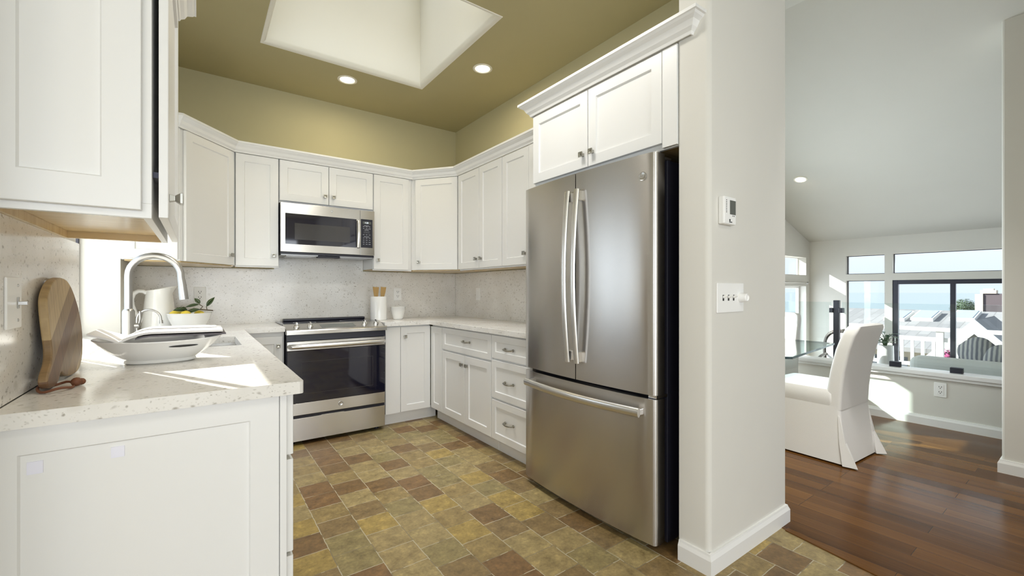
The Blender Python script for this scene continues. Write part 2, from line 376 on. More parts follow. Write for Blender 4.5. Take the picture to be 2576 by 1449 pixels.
# rooms behind the camera: rear wall and side wall with wide windows
g = G(); g.box(-3.2, 5.0, -4.1, -3.95, 0, .4); g.box(-3.2, 5.0, -4.1, -3.95, 2.5, 3.4); g.box(-3.2, -2.6, -4.1, -3.95, .4, 2.5); g.box(2.0, 5.0, -4.1, -3.95, .4, 2.5)
struct('wall_rear', g, M['wall'])
g = G(); g.box(-3.2, -3.0, -4.1, 1.2, 0, .4); g.box(-3.2, -3.0, -4.1, 1.2, 2.4, HC); g.box(-3.2, -3.0, -4.1, -2.8, .4, 2.4); g.box(-3.2, -3.0, .4, 1.2, .4, 2.4); g.box(-3.2, -.64, 1.2, 1.35, 0, HC)
struct('wall_far_left', g, M['wall'])
g = G(); g.box(2.42, 2.56, -4.0, -.9, 0, 3.1); struct('unseen_light_blocker', g, M['wall'])  # unseen slab added to keep rear light off the stub wall
# dining and living rooms
LX, LY = 7.65, 2.76
g = G()   # side wall with the dining window, the living transom and the tall opening below it
for a in ((2.5, 3.55, -.4, 3.4), (4.02, 4.44, .5, 1.46), (5.3, 6.35, -.4, 3.2), (7.52, LX, -.4, 2.3), (3.55, 5.3, -.4, .5), (3.55, 5.3, 1.46, 3.3), (6.35, 7.52, -.4, -.3), (6.35, 7.52, 1.281, 1.45), (6.35, 7.52, 1.716, 2.6)):
    g.box(a[0], a[1], LY, LY+.13, a[2], a[3])
struct('wall_side', g, M['wall'])
g = G()   # window wall
for y0, y1, z0, z1 in ((2.296, LY+.13, -.4, 2.2), (1.773, 1.857, -.4, 1.714), (-2.6, -.6, -.4, 1.714), (-2.6, 2.296, 1.714, 2.2), (-.6, 1.773, 1.356, 1.449), (1.857, 2.296, 1.356, 1.449), (1.857, 2.296, -.4, -.2)):
    g.box(LX, LX+.13, y0, y1, z0, z1)
struct('wall_window', g, M['wall'])
g = G(); g.box(4.6, 7.8, -2.7, -2.6, -.4, 3.2); struct('wall_living', g, M['wall'])
# vault: rises from the window wall to a ridge and falls to the kitchen side
g = G(); g.prism([(LX+.15, 1.91), (3.52, 3.293), (2.40, 3.0), (2.40, 3.1), (3.52, 3.40), (LX+.15, 2.02)], lambda u, v, t: (u, t, v), -4.1, 2.9)
struct('ceiling_vault', g, M['vault'])
# stub wall and its skirting
g = G(); g.box(4.36, 4.60, -4.0, .445, 0, 3.2); struct('wall_stub', g, M['wall'], bevel=.012)
g = G(); g.sweep(prof, [(4.60, .445), (4.36, .445), (4.36, -3.9)][::-1] if False else [(4.36, -3.9), (4.36, .445), (4.60, .445)][::-1])
struct('baseboard_stub', g, M['cabtrim'])
# low wall between dining and living, with its cap
g = G(); g.box(5.34, 5.46, -2.5, LY, -.4, .44); struct('wall_low', g, M['wall'])
g = G(); g.box(5.315, 5.485, -2.5, LY, .425, .452); g.box(5.30, 5.50, -2.5, LY, .452, .492); struct('trim_2', g, M['cabtrim'], bevel=.006)
g = G(); g.sweep(prof, [(5.34, LY), (5.34, -2.5)][::1]); struct('baseboard_low', g, M['cabtrim'])

# ------------------------------------------------------------------ windows of the setting
def window(name, boxes, panes, fm, gm=None, bevel=.002):
    g = G()
    for b in boxes: g.box(*b)
    o = struct(name, g, fm, bevel=bevel)
    for p_ in panes:
        q = G(); q.box(*p_); obj('pane', q, gm or M['glass'], o)
    return o
def rect_frame(axis, pos, th, a0, a1, z0, z1, wd):
    """Four bars round an opening in the plane axis = pos."""
    bars = ((a0, a0+wd, z0, z1), (a1-wd, a1, z0, z1), (a0+wd, a1-wd, z0, z0+wd), (a0+wd, a1-wd, z1-wd, z1))
    return [(pos, pos+th, a, b, c_, d) if axis == 'x' else (a, b, pos, pos+th, c_, d) for a, b, c_, d in bars]
window('window_1', rect_frame('x', -.617, .03, WY0+.002, WY1-.002, .938, WZ-.002, .022) + [(-.614, -.592, 2.905, 2.94, .96, WZ-.02)], [(-.604, -.600, WY0+.02, WY1-.02, .96, WZ-.02)], M['dark_al'])
DX = LX+.06
window('window_2', rect_frame('x', DX, .02, 1.857, 2.296, 1.449, 1.714, .008), [(DX+.008, DX+.012, 1.86, 2.29, 1.455, 1.71)], M['dark_al'])
window('window_4', rect_frame('x', DX, .02, -.6, 1.773, 1.449, 1.714, .008), [(DX+.008, DX+.012, -.59, 1.77, 1.455, 1.71)], M['dark_al'])
window('window_5', rect_frame('x', DX, .02, 1.857, 2.296, -.2, 1.356, .008), [(DX+.008, DX+.012, 1.86, 2.29, -.19, 1.35)], M['dark_al'])
g = G()
for b in rect_frame('x', LX+.01, .06, -.6, 1.772, -.348, 1.355, .055): g.box(*b)
g.box(LX+.005, LX+.05, 1.165, 1.215, -.3, 1.31)
dd = struct('door_1', g, M['dark_al'], bevel=.003)
q = G(); q.box(LX+.03, LX+.034, 1.2, 1.72, -.3, 1.31); q.box(LX+.05, LX+.054, -.55, 1.2, -.3, 1.31); obj('pane', q, M['glass'], dd)
q = G(); q.box(LX-.012, LX+.012, 1.735, 1.75, .50, .60); obj('door_handle', q, M['nickel'], dd, bevel=.003)
WYs = LY+.11
window('window_6', rect_frame('y', WYs, .02, 6.35, 7.518, 1.45, 1.716, .008), [(6.36, 7.51, WYs+.008, WYs+.012, 1.46, 1.71)], M['cabtrim'])
window('window_7', rect_frame('y', WYs, .02, 3.55, 4.02, .5, 1.46, .01) + rect_frame('y', WYs, .02, 4.44, 5.3, .5, 1.46, .01), [(3.56, 4.01, WYs+.008, WYs+.012, .51, 1.45), (4.45, 5.29, WYs+.008, WYs+.012, .51, 1.45)], M['cabtrim'])
window('door_2', rect_frame('y', WYs-.02, .04, 6.35, 7.515, -.3, 1.281, .03), [(6.4, 7.47, WYs, WYs+.004, -.25, 1.24)], M['cabtrim'])
g = G(); g.cyl((6.2, LY-.05, 1.33), (7.42, LY-.05, 1.33), .010, 10); g.ball((7.44, LY-.05, 1.33), .02, 12); g.box(7.36, 7.38, LY-.055, LY, 1.325, 1.335)
single('curtain_rod', g, M['nickel'], 'slim curtain rod above the tall glazed door in the living room', 'curtain rod', smooth=True)
# sill of the sink window
g = G(); g.box(-.588, XL-.001, WY0+.002, WY1-.002, .90, ZC); struct('trim_3', g, M['stone'])
# ------------------------------------------------------------------ glass balustrade on the low wall
t = thing('glass_balustrade', 'frameless glass railing with black post and clips on the low wall cap', 'railing', (5.40, 1.0, .492))
g = G(); g.box(5.375, 5.425, 1.675, 1.725, .492, 1.115); obj('post', g, M['blackm'], t, bevel=.004)
for y0, y1 in ((1.642, 1.6745), (1.7255, 1.758)): g = G(); g.box(5.366, 5.434, y0, y1, .985, 1.035); obj('glass_bracket', g, M['blackm'], t, bevel=.003)
for y0, y1 in ((-2.3, 1.655), (1.745, 2.75)):
    g = G(); g.box(5.395, 5.405, y0, y1, .502, 1.096); obj('glass_panel', g, M['railglass'], t)
for y in (-.9, .10, .815, 1.19, 2.5):
    if y == 1.19: continue
    g = G(); g.box(5.372, 5.428, y-.04, y+.04, .492, .54); obj('clip', g, M['blackm'], t, bevel=.003)
g = G(); g.box(5.372, 5.428, 1.19, 1.27, .492, .54); obj('clip', g, M['blackm'], t, bevel=.003)

# ================================================================== cabinets
DT = .020     # door thickness
def shaker(g, x0, x1, z0, z1, rail=.058, y=0, th=DT, rec=.009, left=None, top=None):
    """Frame-and-panel front; front face at local y, going back by th."""
    w_, h_ = x1-x0, z1-z0; r = min(rail, w_*.34, h_*.34)
    def ring(d, yy):
        dl = d if left is None or d < .01 else d-r+left
        dt = d if top is None or d < .01 else d-r+top
        return [(x0+dl, yy, z0+d), (x1-d, yy, z0+d), (x1-d, yy, z1-dt), (x0+dl, yy, z1-dt)]
    g.rings([ring(0, y+th), ring(0, y+.0015), ring(.0015, y), ring(r, y), ring(r+.004, y+rec)], True, True, True)
    return g
def knob(T, x, z, par):
    g = G(T)
    g.rings([[(x-a, yy, z-a), (x+a, yy, z-a), (x+a, yy, z+a), (x-a, yy, z+a)] for a, yy in ((.009, 0), (.007, -.010), (.014, -.020), (.015, -.026), (.010, -.027), (.004, -.023))], True, True, True)
    obj('knob', g, M['pewter'], par, bevel=.0008)
def pull(T, x, z, par, L=.10):
    g = G(T); h = L/2
    pts = [(x-h, 0, z), (x-h, -.018, z), (x-h+.008, -.026, z)] + [(x-h+.008+(L-.016)*i/6, -.026-.006*math.sin(math.pi*i/6), z-.004*math.sin(math.pi*i/6)) for i in range(1, 6)] + [(x+h-.008, -.026, z), (x+h, -.018, z), (x+h, 0, z)]
    g.tube(pts, .0062, 8); g.cyl((x-h, .0, z), (x-h, -.006, z), .010, 10); g.cyl((x+h, 0, z), (x+h, -.006, z), .010, 10)
    obj('handle', g, M['pewter'], par, smooth=True)
def cabinet(label, T, x0, x1, z0, z1, depth, fronts, upper=True, toe=None, corner=False, name=None):
    """fronts: (kind, x0, x1, z0, z1, knob/pull position or None)."""
    c0 = T @ Vector(((x0+x1)/2, depth/2, z0 if upper else 0))
    t = thing(name or ('upper_cabinet' if upper else 'base_cabinet'), label, 'cabinet', tuple(c0))
    g = G(T); zb = z0+.014 if upper else z0
    g.box(x0, x1, DT+.001, depth, zb, z1+(.05 if upper else 0))
    if upper: g.box(x0, x1, DT+.001, DT+.02, z0, zb)
    if not upper and toe: g.box(x0, x1, toe, toe+.015, 0, z0)
    if corner: g.box(x1, x1+.087, toe, toe+.015, 0, z0)
    obj('carcass', g, M['cab'], t, bevel=.001)
    if upper:
        g = G(T); g.box(x0+.012, x1-.012, DT+.021, depth-.002, z0+.006, zb-.0005); obj('underside', g, M['maple'], t, label='bare maple underside')
    for kd, a, b, c_, d, hw in fronts:
        g = G(T)
        if kd == 'slab': g.box(a, b, 0, DT, c_, d)
        else: shaker(g, a, b, c_, d, .048 if kd == 'drawer' else .058)
        o = obj({'slab': 'filler_panel', 'drawer': 'drawer_front', 'door': 'door'}[kd], g, M['cab'], t)
        if hw:
            if kd == 'drawer': pull(T, hw[0], hw[1], o)
            else: knob(T, hw[0], hw[1], o)
    return t
TB = frame(0, 4.04, 0, 0); TR = frame(2.0, 0, 0, -90)
ZU0, ZU1 = 1.405, 2.305
cabinet('narrow white wall cabinet between diagonal cabinet and microwave', TB, .237, .541, ZU0, ZU1, .318, [('door', .240, .538, ZU0+.012, ZU1-.004, (.502, 1.502))])
cabinet('short white double door cabinet above the microwave', TB, .544, 1.322, 1.948, ZU1, .318, [('door', .548, .930, 1.966, ZU1-.004, (.898, 2.036)), ('door', .935, 1.318, 1.966, ZU1-.004, (.968, 2.036))])
cabinet('white single door wall cabinet above the utensil crock', TB, 1.325, 1.705, ZU0, ZU1, .318, [('door', 1.328, 1.668, ZU0+.012, ZU1-.004, (1.362, 1.502))])
cabinet('white double door wall cabinet on right wall above drawers', TR, -3.65, -2.915, ZU0, ZU1, .358, [('door', -3.645, -3.272, ZU0+.012, ZU1-.004, (-3.312, 1.498)), ('door', -3.267, -2.918, ZU0+.012, ZU1-.004, (-3.229, 1.498))])
cabinet('white single door wall cabinet right beside the tall refrigerator cabinet', TR, -2.912, -2.242, ZU0, ZU1, .358, [('door', -2.909, -2.565, ZU0+.012, ZU1-.004, (-2.602, 1.5)), ('slab', -2.56, -2.244, ZU0+.002, ZU1-.004, None)])
def corner_cab(label, p0, p1, body, kx):
    d = Vector(p1)-Vector(p0); L = d.length; T = frame(p0[0], p0[1], 0, math.degrees(math.atan2(d.y, d.x)))
    t = thing('corner_cabinet', label, 'cabinet', (body[2][0], body[2][1], ZU0))
    g = G(); g.prism(body, lambda u, v, z: (u, v, z), ZU0+.012, ZU1+.05)
    g2 = G(T); obj('carcass', g, M['cab'], t, bevel=.001)
    cx = sum(p[0] for p in body)/len(body); cy = sum(p[1] for p in body)/len(body)
    g = G(); g.prism([(cx+(x-cx)*.955, cy+(y-cy)*.955) for x, y in body], lambda u, v, z: (u, v, z), ZU0+.003, ZU0+.0115); obj('underside', g, M['maple'], t, label='bare maple underside')
    g = G(T); shaker(g, .030, L-.006, ZU0+.012, ZU1-.004); o = obj('door', g, M['cab'], t); knob(T, kx, 1.492, o)
    return t, T
tl, Tl = corner_cab('white diagonal corner cabinet beside the sink window', (-.085, 3.652), (.232, 4.040), [(-.395, 3.66), (-.098, 3.66), (-.098, 3.672), (.222, 4.062), (.235, 4.062), (.235, 4.355), (-.395, 4.355)], .452)
g = G(frame(0, 3.642, 0, 0)); shaker(g, -.385, -.110, ZU0+.02, ZU1-.004, .058, 0, .017); obj('end_panel', g, M['cab'], tl)
tr_, Tr = corner_cab('white diagonal corner cabinet in the far right corner', (1.708, 4.040), (2.0, 3.655), [(1.708, 4.355), (1.708, 4.062), (1.716, 4.062), (2.022, 3.662), (2.022, 3.653), (2.355, 3.653), (2.355, 4.355)], .075)
# crown moulding over the run (its cabinets on the left-hand side of the path)
cp = [(.0, 2.306), (.006, 2.306), (.010, 2.316), (.022, 2.328), (.030, 2.346), (.048, 2.360), (.054, 2.368), (.060, 2.370), (.060, 2.384), (.0, 2.384)]
g = G(); g.sweep(cp, [(-.395, 3.645), (-.105, 3.645), (.227, 4.045), (1.712, 4.045), (2.003, 3.66), (2.003, 2.31)])
single('crown_moulding', g, M['cabtrim'], 'white crown moulding running over the cabinets along back and right walls', 'moulding')
# foreground cabinet hung on the left wall
t = thing('upper_cabinet', 'near white wall cabinet with panelled end, hung above the cutting board', 'cabinet', (-.25, 1.84, 1.41))
g = G(); g.box(-.397, -.098, 1.472, 2.2, 1.445, 2.304); g.box(-.397, -.098, 1.472, 1.490, 1.407, 1.445); g.box(-.116, -.098, 1.490, 2.2, 1.407, 1.445); obj('carcass', g, M['cab'], t, bevel=.001)
g = G(); g.box(-.397, -.378, 1.491, 2.2, 1.407, 1.4449); g.box(-.378, -.117, 2.182, 2.2, 1.407, 1.4449); g.box(-.377, -.117, 1.491, 2.181, 1.432, 1.4445); obj('underside', g, M['maple'], t, label='glossy bare maple underside')
g = G(frame(0, 1.455, 0, 0)); shaker(g, -.397, -.118, 1.425, 2.30, .074, 0, .016, .007, .062); obj('end_panel', g, M['cab'], t)
TD = frame(-.064, 1.474, 0, 90)
g = G(TD); shaker(g, .0, .722, 1.412, 2.30); o = obj('door', g, M['cab'], t)
g = G(); g.box(-.0975, -.0845, 1.50, 1.56, 1.52, 1.535); obj('hinge', g, M['dark_al'], t)
g = G(TD)
g.rings([[(.06-a, yy, 1.475-a*.9), (.06+a, yy, 1.475-a*.9), (.06+a, yy, 1.475+a*.9), (.06-a, yy, 1.475+a*.9)] for a, yy in ((.011, 0), (.008, -.012), (.016, -.024), (.017, -.030), (.010, -.031))], True, True, True); obj('knob', g, M['pewter'], o, bevel=.001)
g = G(); g.sweep([(max(o_, .0), z) for o_, z in cp], [(-.395, 1.455), (-.066, 1.455), (-.066, 2.205), (-.395, 2.205)])
single('crown_moulding', g, M['cabtrim'], 'short white crown moulding on the near wall cabinet above the cutting board', 'moulding')
# tall cabinet over the refrigerator
TF = frame(1.77, 0, 0, -90)
t = cabinet('deep white double door cabinet above the refrigerator', TF, -2.225, -1.168, 1.885, 2.348, .58, [('door', -2.22, -1.732, 1.912, 2.344, (-1.765, 1.985)), ('door', -1.727, -1.25, 1.912, 2.344, (-1.690, 1.985)), ('slab', -1.246, -1.17, 1.888, 2.346, None)])
g = G(); g.sweep([(.0, 2.350), (.006, 2.350), (.010, 2.362), (.024, 2.376), (.036, 2.398), (.052, 2.408), (.058, 2.416), (.066, 2.418), (.066, 2.432), (.0, 2.432)], [(2.30, 2.232), (1.766, 2.232), (1.766, 1.10), (1.80, 1.10)][::1])
single('crown_moulding', g, M['cabtrim'], 'stepped white crown moulding on the cabinet above the refrigerator', 'moulding')

# ---- base cabinets
ZB0, ZB1 = .108, .894
TBb = frame(0, 3.80, 0, 0); TRb = frame(1.79, 0, 0, -90)
cabinet('white corner base cabinet right of the range', TBb, 1.350, 1.788, ZB0, ZB1, .555, [('slab', 1.353, 1.490, ZB0+.002, .886, None), ('door', 1.494, 1.786, ZB0+.004, .884, (1.531, .797))], False, .07, True)
cabinet('narrow white panelled base cabinet in the inner corner', TRb, -3.80, -3.567, ZB0, ZB1, .565, [('door', -3.797, -3.570, ZB0+.004, .880, None)], False, .07)
cabinet('white base cabinet with one wide drawer over two doors', TRb, -3.564, -2.752, ZB0, ZB1, .565, [('drawer', -3.561, -2.755, .690, .884, (-3.118, .795)), ('door', -3.561, -3.152, ZB0+.004, .676, (-3.189, .600)), ('door', -3.147, -2.755, ZB0+.004, .676, (-3.105, .600))], False, .07)
cabinet('white base cabinet with three drawers beside the refrigerator', TRb, -2.749, -2.245, ZB0, ZB1, .565, [('drawer', -2.746, -2.25, .714, .884, (-2.515, .795)), ('drawer', -2.746, -2.25, .418, .700, (-2.512, .555)), ('drawer', -2.746, -2.25, ZB0+.004, .404, (-2.512, .266))], False, .07)
cabinet('narrow white base cabinet between range and sink run', TBb, .275, .548, ZB0, ZB1, .555, [('door', .28, .536, ZB0+.004, .862, (.503, .79))], False, .07)
TLb = frame(.246, 0, 0, 90)
t = cabinet('white peninsula cabinet with panelled end and two felt pads', TLb, 1.54, 2.05, .10, ZB1, .640, [('drawer', 1.532, 2.046, .700, .890, (1.79, .80)), ('drawer', 1.532, 2.046, .392, .684, (1.79, .55)), ('drawer', 1.532, 2.046, .104, .378, (1.79, .26))], False, .07)
g = G(frame(0, 1.522, 0, 0)); shaker(g, -.398, .205, 0.0, .893, .077, 0, .017, .007, .050, .066); ep = obj('end_panel', g, M['cab'], t)
g = G(); g.box(.2065, .2255, 1.520, 1.539, 0, .893); obj('corner_post', g, M['cab'], t, bevel=.001)
for x0, x1, z0, z1 in ((-.327, -.300, .776, .806), (-.180, -.154, .783, .811)):
    g = G(); g.box(x0*1.02, x1*1.02, 1.5265, 1.530, z0, z1); obj('felt_pad', g, M['sticker'], ep, label='small lilac white felt pad')
cabinet('white sink base cabinet under the steel sink', TLb, 2.055, 3.20, .10, .70, .640, [('door', 2.058, 2.62, .104, .70, (2.585, .62)), ('door', 2.624, 3.196, .104, .70, (2.66, .62))], False, .07)
cabinet('white blind base cabinet in the corner behind the sink', TLb, 3.205, 3.80, .10, ZB1, .640, [('door', 3.21, 3.72, .104, .886, (3.25, .80))], False, .07)

# ================================================================== worktops and splashbacks
g = G(); c = .012
g.prism([(XL+.014, 1.49), (.27-c, 1.49), (.27-c*.3, 1.49+c*.3), (.27, 1.49+c), (.27, 2.66), (XL+.014, 2.66)], lambda u, v, z: (u, v, z), .897, ZC)
for b in ((XL+.014, -.25, 2.66, 3.18), (.185, .27, 2.66, 3.18), (XL+.014, .27, 3.18, YB-.013), (.27, .549, 3.775, YB-.013)): g.box(b[0], b[1], b[2], b[3], .897, ZC)
single('countertop', g, M['stone'], 'speckled pale quartz worktop running from the peninsula past the sink', 'countertop')
g = G(); g.prism([(1.337, 3.775), (1.765, 3.775), (1.765, 2.238), (XR-.013, 2.238), (XR-.013, YB-.013), (1.337, YB-.013)], lambda u, v, z: (u, v, z), .897, ZC)
single('countertop', g, M['stone'], 'speckled pale quartz worktop right of the range under the corner cabinets', 'countertop', bevel=.002)
g = G(); g.box(XL, XR-.013, YB-.012, YB-.0005, .90, 1.4045); g.box(.545, 1.321, YB-.012, YB-.0005, 1.4045, 1.53)
single('backsplash', g, M['stone'], 'speckled stone backsplash slab behind the range', 'backsplash')
g = G(); g.box(XR-.012, XR-.0005, 2.24, YB-.013, .90, 1.4045)
single('backsplash', g, M['stone'], 'speckled stone backsplash slab on the right wall near refrigerator', 'backsplash')
g = G(); g.box(XL+.0005, XL+.012, 1.50, WY0-.01, .937, 1.4065)
single('backsplash', g, M['stone'], 'speckled stone backsplash slab behind the leaning cutting board', 'backsplash')

# ---- sink
t = thing('kitchen_sink', 'rectangular steel sink set under the quartz worktop', 'sink', (-.03, 2.92, .72))
g = G(); X0, X1, Y0, Y1 = -.25, .185, 2.66, 3.18
rr = lambda d, z: [(X0+d, Y0+d, z), (X1-d, Y0+d, z), (X1-d, Y1-d, z), (X0+d, Y1-d, z)]
g.rings([rr(-.012, .8965), rr(.0, .8965), rr(.006, .73), rr(.03, .715)], True, False, True); g.rings([rr(-.012, .896), rr(-.004, .725), rr(.03, .71)], True, False, True)
obj('basin', g, M['ss_h'], t)
g = G(); g.lathe([(.040, .7152), (.040, .719), (.03, .717), (.012, .718)], (-.03, 2.92, 0), 20); obj('drain', g, M['chrome'], t, smooth=True)
# ---- faucet
fx, fy = -.318, 3.25
t = thing('kitchen_faucet', 'tall arched brushed steel kitchen faucet with pull-down spray head', 'faucet', (fx, fy, ZC))
g = G(); g.lathe([(.030, 0), (.030, .008), (.0285, .012), (.0285, .165), (.026, .172), (.019, .180)], (fx, fy, ZC), 24); obj('faucet_body', g, M['nickel'], t, smooth=True)
sw = .232
pts = [(fx, fy, ZC+.17), (fx, fy, 1.20), (fx, fy, 1.30)] + [(fx+.118-.118*math.cos(R(a)), fy, 1.302+.118*math.sin(R(a))) for a in range(12, 169, 12)] + [(fx+.236, fy, 1.285)]
g = G(); g.tube(pts, .0185, 16); obj('spout', g, M['nickel'], t, smooth=True)
g = G(); g.tube([(fx+.236, fy, 1.287), (fx+.240, fy, 1.262), (fx+.246, fy, 1.20), (fx+.250, fy, 1.165)], .02, 18, rs=[.0195, .0205, .0235, .0235]); obj('spray_head', g, M['nickel'], t, smooth=True)
g = G(); g.cyl((fx+.02, fy, 1.02), (fx+.045, fy, 1.02), .014, 14); g.tube([(fx+.045, fy, 1.02), (fx+.052, fy-.004, 1.06), (fx+.050, fy-.004, 1.10)], .006, 8); obj('lever', g, M['nickel'], t, smooth=True)
# ---- small filter tap
sx_, sy_ = -.305, 3.52
t = thing('filter_tap', 'small slim gooseneck filter tap behind the main faucet', 'faucet', (sx_, sy_, ZC))
g = G(); g.lathe([(.016, 0), (.016, .006), (.009, .012), (.009, .03)], (sx_, sy_, ZC), 16); obj('tap_base', g, M['nickel'], t, smooth=True)
pts = [(sx_, sy_, ZC+.02), (sx_, sy_, 1.035)] + [(sx_+.058-.058*math.cos(R(a)), sy_-.02*(1-math.cos(R(a)))/2, 1.040+.058*math.sin(R(a))) for a in range(10, 176, 12)] + [(sx_+.117, sy_-.02, 1.03)]
g = G(); g.tube(pts, .0062, 12); obj('spout', g, M['nickel'], t, smooth=True)
g = G(); g.cyl((sx_+.117, sy_-.02, 1.032), (sx_+.118, sy_-.02, 1.012), .0095, 12); obj('outlet_tip', g, M['nickel'], t, smooth=True)

# ================================================================== range
RX0, RX1 = .556, 1.330; rc = (RX0+RX1)/2
t = thing('electric_range', 'stainless steel slide-in electric range with black glass oven door', 'range', (rc, 4.03, 0))
g = G(); g.box(RX0, RX1, 3.79, 4.33, .03, .905); obj('body', g, M['black'], t)
g = G(); g.box(RX0-.006, RX1+.006, 3.925, 4.33, .936, .944); obj('cooktop', g, M['blackglass'], t, bevel=.002)
for x, y, r in ((.74, 4.06, .09), (1.14, 4.06, .11)):
    g = G(); g.lathe([(r, .9442), (r, .9446), (r-.004, .9446), (r-.004, .9442)], (x, y, 0), 32, cap0=False, cap1=False); obj('burner_ring', g, M['print'], t)
g = G(); g.box(RX0+.05, RX1-.02, 4.25, 4.325, .944, .966); obj('rear_vent', g, M['black'], t, bevel=.006)
g = G(); g.prism([(3.722, .872), (3.722, .899), (3.730, .906), (3.925, .943), (3.925, .925), (3.80, .885), (3.80, .872)], lambda u, v, x: (x, u, v), RX0-.004, RX1+.008); cpn = obj('control_panel', g, M['ss_h'], t, bevel=.0015)
def on_panel(y): return .906 + (y-3.730)*(.037/.195)
sl = math.atan(.037/.195)
for x in (.640, .740, 1.178, 1.278):
    T = Matrix.Translation((x, 3.835, on_panel(3.835))) @ Matrix.Rotation(sl, 4, 'X')
    g = G(T); g.lathe([(.024, 0), (.024, .004), (.021, .007), (.021, .012), (.018, .015), (.0175, .022)], n=24); g.rings([[(-.006, -.017, .02), (.006, -.017, .02), (.006, .017, .02), (-.006, .017, .02)], [(-.005, -.014, .036), (.005, -.014, .036), (.005, .014, .036), (-.005, .014, .036)]]); obj('control_knob', g, M['chrome'], t, smooth=True)
T = Matrix.Translation((.955, 3.835, on_panel(3.835))) @ Matrix.Rotation(sl, 4, 'X')
g = G(T); g.box(-.135, .135, -.055, .045, -.002, .0012); obj('touch_panel', g, M['lcd'], t)
g = G(); g.prism([(3.745, .820), (3.752, .872), (3.80, .872), (3.80, .820)], lambda u, v, x: (x, u, v), RX0, RX1+.004); obj('front_vent', g, M['black'], t)
g = G(); g.box(RX0+.002, RX1, 3.750, 3.79, .745, .816); od = obj('oven_door', g, M['ss_h'], t, bevel=.002)
g = G(); g.box(RX0+.002, RX1, 3.750, 3.79, .331, .744); obj('oven_glass', g, M['blackglass'], od, bevel=.002)
g = G(); ii = lambda d, y: [(.66+d, y, .40+d), (1.225-d, y, .40+d), (1.225-d, y, .655-d), (.66+d, y, .655-d)]
g.rings([ii(0, 3.7497), ii(0, 3.7493), ii(.003, 3.7493), ii(.003, 3.7497)], True, False, False); obj('window_border', g, M['smoked'], od)
g = G(); g.box(RX0+.002, RX1, 3.750, 3.79, .236, .330); obj('lower_band', g, M['ss_h'], od, bevel=.002)
pts = [(RX0+.022, 3.748, .780), (RX0+.026, 3.712, .780)] + [(RX0+.03+(RX1-RX0-.06)*i/8, 3.706-.010*math.sin(math.pi*i/8), .780) for i in range(9)] + [(RX1-.026, 3.712, .780), (RX1-.022, 3.748, .780)]
g = G(); g.tube(pts, .0185, 14); obj('oven_handle', g, M['ss_bar'], od, smooth=True)
def emblem(T, r, par, letters=True):
    g = G(T @ Matrix.Rotation(R(90), 4, 'X')); g.lathe([(r, 0), (r, .0016), (r*.9, .002), (r*.84, .0012), (0.001, .0012)], n=32)
    o = obj('emblem', g, M['nickel'], par, smooth=True)
    if letters:
        tg = text_geo('GE', r*1.05, T @ Matrix.Translation((0, -.0013, 0)) @ Matrix.Shear('XZ', 4, (0, 0)) , .0004); obj('emblem_letters', tg, M['ss_bar'], o, fix=False)
emblem(frame(rc+.014, 3.750, .284, 0), .019, od)
g = G(); g.box(RX0+.002, RX1, 3.762, 3.79, .205, .236); obj('drawer_gap', g, M['black'], t)
g = G(); g.box(RX0+.002, RX1, 3.750, 3.79, .032, .2115); g.box(RX0+.25, RX0+.43, 3.750, 3.755, .2115, .216); obj('drawer', g, M['ss_h'], t, bevel=.002)
for x in (RX0+.05, RX1-.05): g = G(); g.cyl((x, 3.83, 0), (x, 3.83, .035), .02, 12); obj('levelling_foot', g, M['black'], t)

# ================================================================== microwave
t = thing('microwave_oven', 'stainless over-the-range microwave with dark window and lit clock', 'microwave', (.93, 4.17, 1.53))
g = G(); g.box(.546, 1.317, 4.015, 4.345, 1.535, 1.940); obj('body', g, M['blackm'], t)
def plate(g, x0, x1, z0, z1, y0, y1, hx0, hx1, hz0, hz1):
    a = lambda y: [(x0, y, z0), (x1, y, z0), (x1, y, z1), (x0, y, z1)]; b = lambda y: [(hx0, y, hz0), (hx1, y, hz0), (hx1, y, hz1), (hx0, y, hz1)]
    g.rings([a(y1), a(y0+.002), [(x+.002*(1 if x == x0 else -1), y0, z+.002*(1 if z == z0 else -1)) for x, y, z in a(y0)], b(y0), b(y1)], True, False, False)
g = G(); plate(g, .546, 1.187, 1.538, 1.943, 3.990, 4.015, .581, 1.155, 1.602, 1.857); md = obj('door', g, M['ss_h'], t)
g = G(); g.box(.580, 1.156, 3.992, 4.012, 1.601, 1.858); obj('door_glass', g, M['blackglass'], md)
g = G(); g.box(.652, 1.098, 3.9915, 3.9925, 1.643, 1.779); obj('mesh_window', g, M['smoked'], md)
pts = [(1.170, 3.990, 1.846)] + [(1.170, 3.972-.014*math.sin(math.pi*i/8), 1.842-.236*i/8) for i in range(9)] + [(1.170, 3.990, 1.602)]
g = G(); g.tube(pts, .0145, 10, flat=.5); obj('handle', g, M['ss_bar'], md, smooth=True)
emblem(frame(.944, 3.990, 1.905, 0), .011, md)
g = G(); plate(g, 1.189, 1.317, 1.538, 1.943, 3.990, 4.015, 1.193, 1.299, 1.606, 1.864); mp = obj('control_panel', g, M['ss_h'], t)
g = G(); g.box(1.192, 1.300, 3.991, 4.012, 1.605, 1.865); kp = obj('keypad', g, M['black'], mp)
g = G(); g.box(1.211, 1.286, 3.9903, 3.9912, 1.822, 1.843); obj('clock_window', g, M['lcd'], kp)
obj('clock_digits', text_geo('1:25', .020, frame(1.245, 3.9901, 1.832, 0)), M['white_ink'], kp, fix=False)
g = None
for row, (z, s) in enumerate(((1.755, '1  2  3  4  5'), (1.742, '6  7  8  9  0'))):
    q = text_geo(s, .0105, frame(1.2455, 3.9906, z, 0), .0002)
    obj('number_keys', q, M['print'], kp, fix=False)
